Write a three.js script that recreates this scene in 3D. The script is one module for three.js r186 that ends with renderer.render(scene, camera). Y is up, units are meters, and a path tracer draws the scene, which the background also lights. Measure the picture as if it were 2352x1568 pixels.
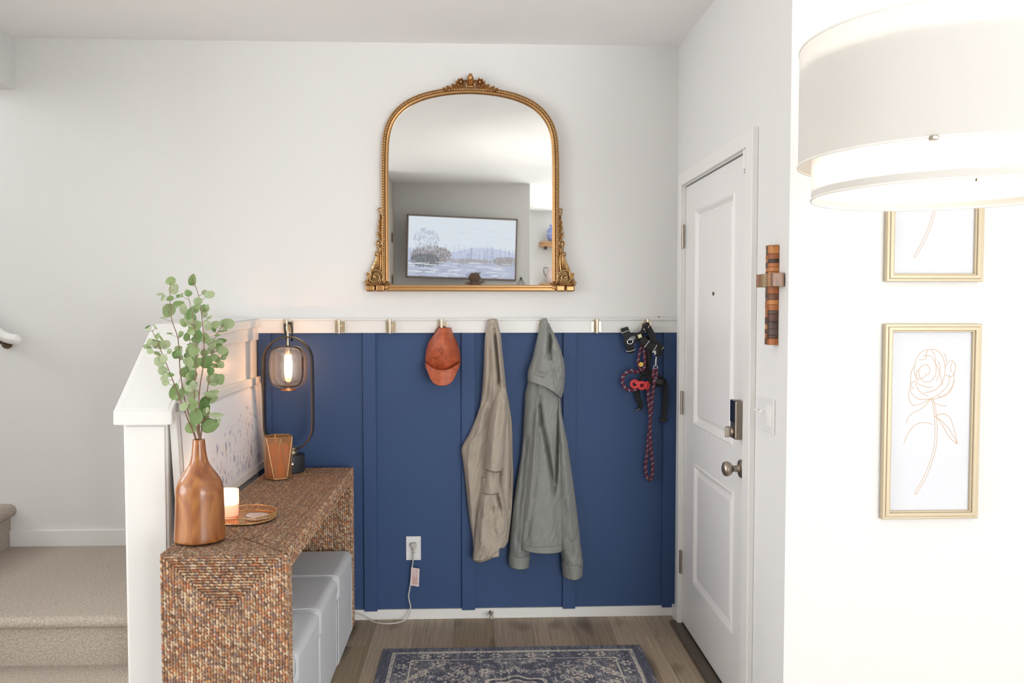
import * as THREE from 'three';
import { RoundedBoxGeometry } from 'three/addons/geometries/RoundedBoxGeometry.js';
import { mergeGeometries, mergeVertices } from 'three/addons/utils/BufferGeometryUtils.js';
import { ImprovedNoise } from 'three/addons/math/ImprovedNoise.js';
import { MarchingCubes } from 'three/addons/objects/MarchingCubes.js';
import { RectAreaLightUniformsLib } from 'three/addons/lights/RectAreaLightUniformsLib.js';

// ---------------------------------------------------------------- camera, light, exposure
const W = 2352, H = 1568, FOCAL = 1950;
const scene = new THREE.Scene();
const camera = new THREE.PerspectiveCamera(2 * Math.atan(H / 2 / FOCAL) * 180 / Math.PI, W / H, 0.02, 60);
const YAW = Math.atan(78 / FOCAL), PITCH = Math.atan(80 / FOCAL * Math.cos(YAW));
camera.position.set(0, 1.5, 4.05);
camera.lookAt(Math.sin(YAW) * Math.cos(PITCH), 1.5 - Math.sin(PITCH), 4.05 - Math.cos(YAW) * Math.cos(PITCH));
scene.add(camera);
const renderer = new THREE.WebGLRenderer({ antialias: true });
renderer.toneMapping = THREE.LinearToneMapping;
renderer.toneMappingExposure = 1.02;
renderer.shadowMap.enabled = true;
RectAreaLightUniformsLib.init();
scene.background = new THREE.Color(0.92, 0.96, 1.0);
const REAR_WINDOW = { x: 2.7, y: 1.1, z: 9.86, w: 2.8, h: 2.1, power: 14.2 };
const SIDE_WINDOW = { x: 4.16, y: 1.1, z: 8.2, w: 2.4, h: 2.0, power: 7 };
const LEFT_WINDOW = { x: -4.54, y: 1.4, z: 3.0, w: 2.6, h: 1.8, power: 6.6 };
const STAIR_WINDOW = { x: -4.54, y: 2.95, z: .6, w: 1.0, h: 1.3, power: 9 };
const DAY = new THREE.Color(0.96, 0.98, 1.0), WARM = new THREE.Color(1.0, 0.94, 0.86), AMBER = new THREE.Color(1.0, 0.5, 0.22);
const PENDANT_POWER = 1.45, LAMP_POWER = 0.1, CANDLE_POWER = 0.07, FLAME = new THREE.Color(1, .8, .6);
function areaLight(c, to) {
  const l = new THREE.RectAreaLight(DAY, c.power, c.w, c.h);
  l.position.set(c.x, c.y, c.z); l.lookAt(...to); l.name = 'window_daylight'; scene.add(l);
}
areaLight(REAR_WINDOW, [REAR_WINDOW.x, REAR_WINDOW.y, 0]);
areaLight(SIDE_WINDOW, [0, SIDE_WINDOW.y, SIDE_WINDOW.z]);
areaLight(LEFT_WINDOW, [0, LEFT_WINDOW.y, LEFT_WINDOW.z]);
areaLight(STAIR_WINDOW, [0, STAIR_WINDOW.y, STAIR_WINDOW.z]);

// ---------------------------------------------------------------- helpers
let seed = 12345;
const rnd = () => { seed |= 0; seed = seed + 0x6D2B79F5 | 0; let t = Math.imul(seed ^ seed >>> 15, 1 | seed); t = t + Math.imul(t ^ t >>> 7, 61 | t) ^ t; return ((t ^ t >>> 14) >>> 0) / 4294967296; };
const rr = (a, b) => a + (b - a) * rnd();
const noise = new ImprovedNoise();
const V = (x, y, z) => new THREE.Vector3(x, y, z);
const lerp = (a, b, t) => a + (b - a) * t, clamp = (x, a, b) => Math.min(b, Math.max(a, x));
const smooth = (a, b, x) => { const t = clamp((x - a) / (b - a), 0, 1); return t * t * (3 - 2 * t); };
const taken = {};
function numbered(n) { taken[n] = (taken[n] ?? -1) + 1; return taken[n] ? `${n}_${String(taken[n]).padStart(3, '0')}` : n; }
function tag(o, label, category, group, kind) {
  if (label) o.userData.label = label;
  if (category) o.userData.category = category;
  if (group) o.userData.group = group;
  if (kind) o.userData.kind = kind;
  return o;
}
function obj(name, geo, mat, parent, label) {
  const g = Array.isArray(geo) ? (geo.length > 1 ? merge(geo) : geo[0]) : geo;
  const m = new THREE.Mesh(g, mat); m.castShadow = m.receiveShadow = true;
  if (parent) { m.name = name; parent.add(m); } else { m.name = numbered(name); scene.add(m); }
  if (label) m.userData.label = label;
  return m;
}
function merge(gs) {
  return mergeGeometries(gs.map(g => {
    const q = g.index ? g.toNonIndexed() : g.clone();
    for (const k of Object.keys(q.attributes)) if (!['position', 'normal', 'uv'].includes(k)) q.deleteAttribute(k);
    if (!q.attributes.uv) q.setAttribute('uv', new THREE.BufferAttribute(new Float32Array(q.attributes.position.count * 2), 2));
    return q;
  }));
}
function thing(name, label, category, [x, y, z] = [0, 0, 0], group, turn = 0) {
  const o = new THREE.Group(); o.name = numbered(name); scene.add(o);
  o.position.set(x, y, z); o.rotation.y = turn;
  return tag(o, label, category, group);
}
function struct(name, geo, mat, parent) {
  const m = obj(name, geo, mat, parent);
  if (!parent) m.userData.kind = 'structure';
  return m;
}
function structGroup(name, [x, y, z] = [0, 0, 0], turn = 0) {
  const o = new THREE.Group(); o.name = numbered(name); scene.add(o); o.position.set(x, y, z); o.rotation.y = turn; o.userData.kind = 'structure'; return o;
}
// boxes with uv in metres; corners given
function bx(x0, x1, y0, y1, z0, z1, r = 0) {
  const w = x1 - x0, h = y1 - y0, d = z1 - z0;
  const g = r > 0 ? new RoundedBoxGeometry(w, h, d, 2, Math.min(r, w / 2.01, h / 2.01, d / 2.01)) : new THREE.BoxGeometry(w, h, d);
  g.translate((x0 + x1) / 2, (y0 + y1) / 2, (z0 + z1) / 2);
  return boxUV(g);
}
function boxUV(g) {
  const p = g.attributes.position, n = g.attributes.normal, uv = g.attributes.uv ?? new THREE.BufferAttribute(new Float32Array(p.count * 2), 2);
  for (let i = 0; i < p.count; i++) {
    const ax = Math.abs(n.getX(i)), ay = Math.abs(n.getY(i)), az = Math.abs(n.getZ(i));
    if (az >= ax && az >= ay) uv.setXY(i, p.getX(i), p.getY(i));
    else if (ax >= ay) uv.setXY(i, p.getZ(i), p.getY(i));
    else uv.setXY(i, p.getX(i), p.getZ(i));
  }
  g.setAttribute('uv', uv); return g;
}
const lathe = (pts, seg = 40) => new THREE.LatheGeometry(pts.map(p => new THREE.Vector2(Math.max(p[0], 0), p[1])), seg);
const cyl = (r0, r1, h, x, y, z, seg = 28) => new THREE.CylinderGeometry(r1, r0, h, seg).translate(x, y + h / 2, z);
const curve = (pts, closed = false) => new THREE.CatmullRomCurve3(pts.map(p => p.isVector3 ? p : V(...p)), closed, 'centripetal');
const tube = (pts, r, seg = 40, rad = 8, closed = false) => new THREE.TubeGeometry(curve(pts, closed), seg, r, rad, closed);
// tube whose radius changes along it: radius(t)
function taperTube(pts, radius, seg = 40, rad = 8, flat = 1, flatAxis = null) {
  const c = curve(pts), g = new THREE.TubeGeometry(c, seg, 1, rad, false), p = g.attributes.position, v = V(), o = V();
  for (let i = 0; i <= seg; i++) {
    c.getPointAt(i / seg, o); const r = Math.max(radius(i / seg), 1e-4);
    for (let j = 0; j <= rad; j++) {
      const k = i * (rad + 1) + j; v.fromBufferAttribute(p, k).sub(o).multiplyScalar(r);
      if (flatAxis) v.addScaledVector(flatAxis, (flat - 1) * v.dot(flatAxis));
      p.setXYZ(k, o.x + v.x, o.y + v.y, o.z + v.z);
    }
  }
  g.computeVertexNormals(); return g;
}
function sweepRibbon(pts, width, thick, across = V(0, 0, 1), seg = 40, closed = false) {   // flat strap: width along `across`, thickness perpendicular
  const c = curve(pts, closed), pos = [], idx = [], t = V(), n = V(), a = V(), o = V();
  for (let i = 0; i <= seg; i++) {
    const u = i / seg; c.getPointAt(u, o); c.getTangentAt(u, t);
    const ac = typeof across === 'function' ? across(u) : across;
    n.crossVectors(t, ac).normalize(); a.crossVectors(n, t).normalize();
    for (const [s, q] of [[-1, -1], [1, -1], [1, 1], [-1, 1]]) pos.push(o.x + a.x * s * width / 2 + n.x * q * thick / 2, o.y + a.y * s * width / 2 + n.y * q * thick / 2, o.z + a.z * s * width / 2 + n.z * q * thick / 2);
    if (i < seg) for (let k = 0; k < 4; k++) { const A = i * 4 + k, B = i * 4 + (k + 1) % 4; idx.push(A, A + 4, B, B, A + 4, B + 4); }
  }
  if (!closed) { idx.push(0, 1, 2, 0, 2, 3); const e = seg * 4; idx.push(e, e + 2, e + 1, e, e + 3, e + 2); }
  const g = new THREE.BufferGeometry(); g.setAttribute('position', new THREE.Float32BufferAttribute(pos, 3)); g.setIndex(idx);
  const q = g.toNonIndexed(); q.computeVertexNormals(); return boxUV(q);
}
function extrude(shape, depth, bevel = 0, seg = 2) {
  return new THREE.ExtrudeGeometry(shape, { depth: Math.max(depth - 2 * bevel, 1e-4), bevelEnabled: bevel > 0, bevelSize: bevel, bevelThickness: bevel, bevelSegments: seg, bevelOffset: -bevel, curveSegments: 24 }).translate(0, 0, bevel);
}
const shapeOf = pts => { const s = new THREE.Shape(); pts.forEach(([x, y], i) => i ? s.lineTo(x, y) : s.moveTo(x, y)); s.closePath(); return s; };
const rectPath = (x0, x1, y0, y1) => { const p = new THREE.Path(); p.moveTo(x0, y0); p.lineTo(x0, y1); p.lineTo(x1, y1); p.lineTo(x1, y0); p.closePath(); return p; };

// ---------------------------------------------------------------- procedural textures
function dataTex(n, m, f, srgb = true) {
  const a = new Uint8Array(n * m * 4);
  for (let y = 0; y < m; y++) for (let x = 0; x < n; x++) { const c = f(x / n, y / m, x, y), k = (y * n + x) * 4; a[k] = clamp(c[0], 0, 255); a[k + 1] = clamp(c[1], 0, 255); a[k + 2] = clamp(c[2], 0, 255); a[k + 3] = 255; }
  const t = new THREE.DataTexture(a, n, m); t.wrapS = t.wrapT = THREE.RepeatWrapping; t.magFilter = THREE.LinearFilter; t.minFilter = THREE.LinearMipmapLinearFilter; t.generateMipmaps = true;
  if (srgb) t.colorSpace = THREE.SRGBColorSpace; t.needsUpdate = true; return t;
}
const tile = (u, v, f, z = 0) => noise.noise(Math.cos(u * 2 * Math.PI) * f, Math.sin(u * 2 * Math.PI) * f + 7.3 * z, 0) * 0.5 + noise.noise(Math.cos(v * 2 * Math.PI) * f + 3.1, Math.sin(v * 2 * Math.PI) * f, u * 3 * 0 + z) * 0.5;
const grey = v => [v, v, v];
const at = (t, sx, sy = sx) => { const c = t.clone(); c.repeat.set(sx, sy); c.needsUpdate = true; return c; };
const speckle = dataTex(512, 512, () => grey(128 + (rnd() + rnd() + rnd() - 1.5) * 85), false);
const carpetTex = dataTex(512, 512, (u, v) => { const n = noise.noise(u * 60, v * 60, 2) * 22 + noise.noise(u * 140, v * 140, 4) * 26 + (rnd() - .5) * 44; return [184 + n, 171 + n, 158 + n]; });
const carpetBump = dataTex(512, 512, (u, v) => grey(128 + noise.noise(u * 70, v * 70, 9) * 80 + (rnd() - .5) * 110), false);
const plaster = dataTex(512, 512, (u, v) => grey(128 + noise.noise(u * 40, v * 40, 1) * 60 + noise.noise(u * 90, v * 90, 5) * 40), false);
const weave = dataTex(256, 256, (u, v, x, y) => { const a = Math.sin(x * Math.PI / 2), b = Math.sin(y * Math.PI / 2); return grey(128 + ((x >> 1) + (y >> 1) & 1 ? a : b) * 50 + (rnd() - .5) * 70); }, false);
const weaveTone = dataTex(256, 256, (u, v, x, y) => grey(226 + ((x >> 1) + (y >> 1) & 1 ? 8 : -8) + (rnd() - .5) * 34));
const woodGrain = dataTex(256, 1024, (u, v) => { const w = noise.noise(u * 3, v * 2, 1) * 2.4, g = noise.noise(u * 46 + w, v * 3.2, 2) * 24 + noise.noise(u * 110, v * 7, 5) * 20, k = Math.max(0, noise.noise(u * 3.4, v * 5, 8) - .32) * 150; return [206 + g - k, 203 + g - k * 1.05, 199 + g - k * 1.1]; });
const burl = dataTex(512, 512, (u, v) => { const w = noise.noise(u * 4, v * 3, 3), n = noise.noise(u * 5 + w * 2, v * 5 + w, 1) * 40 + noise.noise(u * 14 + w * 3, v * 4, 7) * 26 + noise.noise(u * 90, v * 12, 2) * 9; return [160 + n * .9, 98 + n * .85, 46 + n * .55]; });
const hide = dataTex(256, 256, (u, v) => { const n = noise.noise(u * 9, v * 9, 1) * 26 + noise.noise(u * 34, v * 34, 3) * 12; return [178 + n, 88 + n * .7, 54 + n * .5]; });
const canvasTex = (w, h, draw) => { const c = document.createElement('canvas'); c.width = w; c.height = h; const x = c.getContext('2d'); draw(x, w, h); const t = new THREE.CanvasTexture(c); t.colorSpace = THREE.SRGBColorSpace; return t; };

// ---------------------------------------------------------------- materials
const std = (c, r = .6, m = 0, extra = {}) => new THREE.MeshStandardMaterial({ color: c, roughness: r, metalness: m, ...extra });
const phys = (c, r, extra) => new THREE.MeshPhysicalMaterial({ color: c, roughness: r, ...extra });
const M = {
  wall: std('#e6e5e3', .9, 0, { bumpMap: at(plaster, 2.2), bumpScale: .0006 }),
  ceiling: std('#fbfaf9', .95, 0, { bumpMap: at(plaster, 1.6), bumpScale: .0012 }),
  trim: std('#ecebe8', .38),
  doorPaint: std('#edebe9', .36),
  blue: std('#304b77', .62, 0, { bumpMap: at(speckle, 3), bumpScale: .0004 }),
  carpet: std('#ffffff', 1, 0, { map: at(carpetTex, 2.2), bumpMap: at(carpetBump, 2.2), bumpScale: .006 }),
  gold: std('#b98f60', .36, .9), goldDark: std('#8f7048', .5, .8), goldPale: std('#cbab7e', .34, .9),
  brass: std('#cdbfa6', .3, 1), nickel: std('#a69c8f', .34, 1), chrome: std('#c8c8c8', .2, 1), bronze: std('#6b5c4c', .34, .9),
  mirror: std('#eef0ef', .015, 1),
  black: std('#1b1b1d', .5), blackPlastic: std('#16171b', .22), rubber: std('#2c2621', .8),
  white: std('#f2f0ec', .45), plastic: std('#ecebea', .3),
  paper: std('#f4f5f7', .8),
  pane: phys('#ffffff', 0, { transmission: 1, thickness: 0, ior: 1.45 }), artGlass: phys('#ffffff', .07, { transmission: 1, thickness: 0, ior: 1.14 }),
};
// the floor, planks under a joint-coloured base
const WX0 = -4.6, WX1 = 4.3, ZR = 10.0, CH = 2.735;

// ---------------------------------------------------------------- setting: shell
const SH = 4.1;   // the stairwell is taller than the rooms
struct('wall_back', boxUV(extrude(shapeOf([[WX0, 0], [1.1, 0], [1.1, CH + .1], [-2.3, CH + .1], [-2.3, SH], [WX0, SH]]), .14).translate(0, 0, -.14)), M.wall);
struct('ceiling', [bx(-2.3, WX1 + .12, CH, CH + .14, -.14, ZR + .12), bx(WX0 - .12, -2.3, CH, CH + .14, 1.3, ZR + .12), bx(WX0 - .12, -2.13, SH, SH + .14, -.14, 1.3)], M.ceiling);
{ // door wall, with an opening for the entry door
  const s2 = shapeOf([[0, 0], [.14, 0], [.14, 2.055], [1.086, 2.055], [1.086, 0], [1.33, 0], [1.33, CH + .02], [0, CH + .02]]);
  const g = extrude(s2, .15); g.rotateY(-Math.PI / 2); g.translate(.955 + .15, 0, 0);
  struct('wall_right', boxUV(g), M.wall);
}
struct('wall_front', bx(.955, WX1 + .12, 0, CH + .02, 1.33, 1.469), M.wall);
{ // right side wall with a patio window
  const c = SIDE_WINDOW, g = extrude(shapeOfHole(1.469, ZR, 0, CH + .02, c.z - c.w / 2, c.z + c.w / 2, c.y - c.h / 2, c.y + c.h / 2), .12);
  g.rotateY(-Math.PI / 2); g.translate(WX1 + .12, 0, 0); struct('wall_side', boxUV(g), M.wall);
  const r = REAR_WINDOW, g2 = extrude(shapeOfHole(WX0, WX1 + .12, 0, CH + .02, r.x - r.w / 2, r.x + r.w / 2, r.y - r.h / 2, r.y + r.h / 2), .12);
  g2.translate(0, 0, ZR); struct('wall_rear', boxUV(g2), M.wall);
}
function shapeOfHole(x0, x1, y0, y1, a, b, c, d) { const s = shapeOf([[x0, y0], [x1, y0], [x1, y1], [x0, y1]]); s.holes.push(rectPath(a, b, c, d)); return s; }
function windowUnit(name, w, h, pos, turn) {
  const g = structGroup(name, pos, turn), t = .055;
  obj('window_frame', [bx(-w / 2, w / 2, -h / 2, -h / 2 + t, -.04, .04, .004), bx(-w / 2, w / 2, h / 2 - t, h / 2, -.04, .04, .004), bx(-w / 2, -w / 2 + t, -h / 2, h / 2, -.04, .04, .004), bx(w / 2 - t, w / 2, -h / 2, h / 2, -.04, .04, .004), bx(-.04, .04, -h / 2, h / 2, -.03, .03, .004)], M.trim, g);
  for (const s of [-1, 1]) obj('pane', bx(s < 0 ? -w / 2 + t : .04, s < 0 ? -.04 : w / 2 - t, -h / 2 + t, h / 2 - t, -.003, .003), M.pane, g);
}
windowUnit('window_1', REAR_WINDOW.w, REAR_WINDOW.h, [REAR_WINDOW.x, REAR_WINDOW.y, ZR + .06], 0);
windowUnit('window_2', SIDE_WINDOW.w, SIDE_WINDOW.h, [WX1 + .06, SIDE_WINDOW.y, SIDE_WINDOW.z], Math.PI / 2);
struct('wall_partition', bx(.45, 1.15, 0, CH + .02, 7.0, 7.12, .004), M.wall);
struct('wall_television', bx(WX0, .525, 0, CH + .02, 4.6, 4.74, .004), M.wall);
struct('wall_stair', bx(WX0, -2.3, 0, SH, 1.16, 1.3, .004), M.wall);
{
  const c = LEFT_WINDOW, e = STAIR_WINDOW, shape = shapeOf([[-.14, 0], [ZR + .12, 0], [ZR + .12, CH + .02], [1.3, CH + .02], [1.3, SH], [-.14, SH]]);
  for (const q of [c, e]) shape.holes.push(rectPath(q.z - q.w / 2, q.z + q.w / 2, q.y - q.h / 2, q.y + q.h / 2));
  const g = extrude(shape, .12);
  g.rotateY(-Math.PI / 2); g.translate(WX0, 0, 0); struct('wall_left', boxUV(g), M.wall);
  windowUnit('window_3', c.w, c.h, [WX0 - .06, c.y, c.z], Math.PI / 2); windowUnit('window_4', e.w, e.h, [WX0 - .06, e.y, e.z], Math.PI / 2);
}
struct('wall_header', bx(-2.3, -2.13, 2.5, SH, -.01, 1.3, .003), M.wall);
{ // closet return seen at the edge of the mirror, with its door
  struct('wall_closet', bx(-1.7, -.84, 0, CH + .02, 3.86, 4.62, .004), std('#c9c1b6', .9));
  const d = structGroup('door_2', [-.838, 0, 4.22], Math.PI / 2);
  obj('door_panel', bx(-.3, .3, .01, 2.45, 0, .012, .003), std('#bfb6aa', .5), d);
  for (const y of [2.16, 1.76]) obj('door_hinge', bx(-.03, .02, y - .045, y + .045, .012, .024, .004), M.bronze, d);
}
{ // floor: individual planks where they can be told apart, one sheet beyond
  const f = structGroup('floor'), tones = ['#8d7f70', '#958776', '#857766', '#9a8c7b', '#8f8272', '#82745f'];
  const mats = tones.map((c, i) => { const t = at(woodGrain, 2.6 + i * .07, .8); t.offset.set(i * .37, i * .61); t.needsUpdate = true; return std(c, .5, 0, { map: t, color: new THREE.Color(c).multiplyScalar(2.15), bumpMap: t, bumpScale: .0006 }); });
  obj('underlay', bx(WX0, WX1, -.1, -.004, -.1, ZR + .1), std('#5a5046', .9), f);
  const w = .184;
  for (let i = 0; i < 11; i++) {
    const x0 = -1.035 + i * w, x1 = Math.min(x0 + w, .957); if (x0 > .95) continue;
    let z = 0; const cut = [.62, 1.1, .33, .86, .5, 1.25, .41, .95, .7, 1.16, .28][i];
    for (const z1 of [cut, cut + 1.22, cut + 2.44]) { obj('plank', bx(x0 + .0003, x1 - .0003, -.014, 0, z + .0003, z1 - .0003, .0009), mats[(i * 7 + Math.round(z * 10)) % 6], f); z = z1; }
  }
  obj('flooring', [bx(WX0, -1.036, -.014, 0, 1.24, 2.6), bx(.957, WX1, -.014, 0, 1.47, 2.6)], mats[1], f);
  obj('living_carpet', bx(WX0, WX1, -.014, .004, 2.6, ZR), std('#f0ece5', 1, 0, { bumpMap: at(carpetBump, 2.2), bumpScale: .004 }), f);
}

// ---------------------------------------------------------------- wainscot of the back wall: blue boards, battens, rail, baseboard
{
  const p = structGroup('trim_1');
  obj('panel', bx(-1.04, .953, .05, 1.378, 0, .006), M.blue, p);
  for (const [a, b] of [[-1.034, -.975], [-.545, -.484], [-.079, -.016], [.406, .467], [.889, .951]]) obj('batten', bx(a, b, .043, 1.378, .006, .021, .0015), M.blue, p);
  const r = structGroup('trim_2');
  obj('rail_board', bx(-1.04, .953, 1.376, 1.438, 0, .024, .0015), M.trim, r);
  obj('rail_ledge', bx(-1.04, .953, 1.4375, 1.444, 0, .036, .0015), M.trim, r);
  struct('baseboard_back', bx(-1.04, .953, 0, .0485, 0, .0155, .002), M.trim);
  struct('baseboard_landing', [bx(-2.2, -1.15, .372, .45, 0, .0145, .003)], M.trim);
  struct('baseboard_right', bx(.938, .955, 0, .06, .012, .093, .002), M.trim);
}
{ // half wall beside the stairs: level cap, then a cap that follows the stairs
  const h = structGroup('wall_half');
  const X0 = -1.187, X1 = -1.042, zE = 1.172;
  const side = shapeOf([[0, 0], [zE, 0], [zE, 1.116], [.864, 1.39], [0, 1.405]]);
  const g = extrude(side, X1 - X0, .003); g.rotateY(-Math.PI / 2); g.translate(X1, 0, 0);
  obj('stud_wall', boxUV(g), M.trim, h);
  const cap = shapeOf([[0, 1.404], [.866, 1.388], [zE + .022, 1.108], [zE + .022, 1.152], [.845, 1.428], [0, 1.4405]]);
  const c = extrude(cap, .193, .004); c.rotateY(-Math.PI / 2); c.translate(-1.018, 0, 0);
  obj('cap', boxUV(c), M.trim, h);
  const cap2 = shapeOf([[0, 1.4405], [.845, 1.428], [zE + .014, 1.1525], [zE + .014, 1.160], [.843, 1.4355], [0, 1.447]]);
  const c2 = extrude(cap2, .166, .002); c2.rotateY(-Math.PI / 2); c2.translate(-1.032, 0, 0);
  obj('cap_board', boxUV(c2), M.trim, h);
  obj('end_trim', bx(X0 + .008, X1 - .008, 0, 1.1, zE, zE + .005, .002), M.trim, h);
  obj('apron', bx(X1 - .001, X1 + .012, 1.345, 1.405, 0, .86, .002), M.trim, h);
}
{ // carpeted steps up to the landing, and the first step of the upper flight
  const s = structGroup('stairs');
  const tread = (x0, x1, y, z0, z1, drop) => { // slab with a round nose on its front
    const q = new THREE.Shape(), r = .022; q.moveTo(z0, y - drop); q.lineTo(z0, y); q.lineTo(z1 - r, y); q.absarc(z1 - r, y - r, r, Math.PI / 2, -Math.PI / 2, true); q.lineTo(z1 - .03, y - 2 * r); q.lineTo(z1 - .03, y - drop); q.closePath();
    const g = new THREE.ExtrudeGeometry(q, { depth: x1 - x0, bevelEnabled: false, curveSegments: 10 }); g.rotateY(-Math.PI / 2); g.translate(x1, 0, 0); return boxUV(g);
  };
  obj('landing', tread(-2.3, -1.185, .374, 0, .955, .374), M.carpet, s);
  obj('tread', tread(-2.3, -1.185, .187, .92, 1.2, .187), M.carpet, s);
  const q = new THREE.Shape(), r = .032; q.moveTo(-3.2, .37); q.lineTo(-3.2, .574); q.lineTo(-2.172 - r, .574); q.absarc(-2.172 - r, .574 - r, r, Math.PI / 2, -Math.PI / 2, true); q.lineTo(-2.2, .5); q.lineTo(-2.2, .37); q.closePath();
  obj('upper_tread', boxUV(new THREE.ExtrudeGeometry(q, { depth: 1.14, bevelEnabled: false, curveSegments: 12 })), M.carpet, s);
  const carpets = []; for (let k = 1; k < 6; k++) carpets.push(bx(-4.6, -2.2 - k * .27, .374 + k * .187, .374 + (k + 1) * .187, 0, 1.14, .03));
  obj('upper_flight', carpets, M.carpet, s);
}
{ // handrail ending on the stair wall
  const t = thing('handrail', 'white stair handrail with a rounded end above the carpeted landing', 'handrail');
  obj('rail', taperTube([[-3.4, 2.33, .075], [-2.6, 1.70, .075], [-2.22, 1.402, .075], [-2.165, 1.362, .075], [-2.12, 1.350, .075], [-2.09, 1.350, .073]], u => .0245 * Math.sqrt(Math.max(0, 1 - Math.pow(Math.max(0, u - .985) / .015, 2))), 160, 16), M.trim, t);
  obj('bracket', [taperTube([[-2.19, 1.372, .07], [-2.19, 1.335, .06], [-2.195, 1.33, .004]], () => .007, 20, 8), cyl(.026, .026, .006, 0, 0, 0).rotateX(Math.PI / 2).translate(-2.195, 1.33, .001)], M.bronze, t);
}
{ // entry door
  const d = structGroup('door_1', [.957, 0, 0], -Math.PI / 2);     // local x runs along the wall towards the camera, local z into the room
  const z0 = .158, z1 = 1.07, slab = shapeOf([[z0, .022], [z1, .022], [z1, 2.046], [z0, 2.046]]);
  const panels = [[.335, .905, .977, 1.927], [.35, .925, .264, .807]];
  for (const [a, b, c, e] of panels) slab.holes.push(rectPath(a, b, c, e));
  const g = extrude(slab, .044); g.translate(0, 0, -.044); obj('door_slab', boxUV(g), M.doorPaint, d);
  for (const [a, b, c, e] of panels) {
    const m = new THREE.BufferGeometry(), pos = [], ring = [[0, 0], [.006, .005], [.012, .003], [.026, -.011], [.034, -.011], [.05, -.002]];   // raised bead, cove, raised field
    const rect = ([i, dz]) => [[a + i, c + i, dz], [b - i, c + i, dz], [b - i, e - i, dz], [a + i, e - i, dz]];
    for (let k = 0; k < ring.length - 1; k++) { const p = rect(ring[k]), q = rect(ring[k + 1]); for (let j = 0; j < 4; j++) { const n = (j + 1) % 4; pos.push(...p[j], ...p[n], ...q[j], ...p[n], ...q[n], ...q[j]); } }
    const q = rect(ring[5]); pos.push(...q[0], ...q[1], ...q[2], ...q[0], ...q[2], ...q[3]);
    m.setAttribute('position', new THREE.Float32BufferAttribute(pos, 3)); m.computeVertexNormals(); obj('door_panel', boxUV(m), M.doorPaint, d);
  }
  obj('door_sweep', bx(z0, z1, .004, .024, -.04, .002), M.rubber, d);
  for (const y of [1.823, 1.055, .308]) {
    const h = obj('door_hinge', bx(z0 - .036, z0 - .004, y - .052, y + .052, .0, .012, .001), M.nickel, d);
    obj('hinge_pin', cyl(.0065, .0065, .108, z0 - .002, y - .054, .012, 14), M.nickel, h);
  }
  obj('peephole', [new THREE.TorusGeometry(.006, .002, 8, 20).translate(.625, 1.553, .001), cyl(.005, .005, .002, 0, 0, 0, 16).rotateX(Math.PI / 2).translate(.625, 1.553, 0)], M.bronze, d);
  // knob
  const ky = .912, kz = 1.022;
  const knob = obj('door_knob', lathe([[0, 0], [.033, 0], [.034, .004], [.03, .009], [.018, .012], [.0125, .016], [.0115, .03], [.013, .036], [.022, .041], [.027, .05], [.0275, .058], [.024, .066], [.014, .071], [0, .072]], 36).rotateX(Math.PI / 2).translate(kz, ky, 0), M.nickel, d);
  // keypad deadbolt
  const lz = 1.018, ly = 1.093;
  const lock = obj('door_lock', bx(lz - .032, lz + .032, ly - .072, ly + .068, 0, .034, .005), M.nickel, d);
  obj('keypad_cover', bx(lz - .029, lz + .029, ly - .012, ly + .0695, .012, .0365, .004), M.blackPlastic, lock);
  obj('thumb_turn', [lathe([[0, 0], [.017, 0], [.0175, .006], [.014, .01], [0, .011]], 24).rotateX(Math.PI / 2).translate(lz, ly - .047, .034), bx(lz - .006, lz + .006, ly - .066, ly - .026, .042, .062, .005)], M.nickel, lock);
  // casing, jambs and threshold
  const c = structGroup('trim_3', [.955, 0, 0], -Math.PI / 2), y1 = 2.052, yt = 2.112;
  obj('casing', bx(.093, .15, 0, yt, 0, .0212, .003), M.trim, c);
  obj('casing', bx(1.098, 1.172, 0, yt, 0, .022, .003), M.trim, c);
  obj('casing', bx(.1495, 1.0985, y1 + .004, yt - .0004, 0, .0208, .003), M.trim, c);
  obj('jamb', [bx(.14, .155, 0, y1, -.15, .004, .001), bx(1.074, 1.1, 0, y1, -.15, .004, .001), bx(.14, 1.1, y1, y1 + .01, -.15, .004, .001)], M.trim, c);
  obj('door_stop_strip', bx(.15, 1.08, .02, 2.05, -.11, -.05), std('#7d766d', .8), c);
  const t = structGroup('threshold', [.957, 0, 0], -Math.PI / 2);
  const sill = extrude(shapeOf([[-.1, 0], [.058, 0], [.05, .012], [.03, .018], [-.1, .02]]), .97, .001); sill.rotateY(-Math.PI / 2); sill.rotateY(Math.PI);
  obj('sill', bx(.11, 1.1, 0, .016, -.1, .052, .006), std('#564a3d', .45), t);
}

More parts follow.
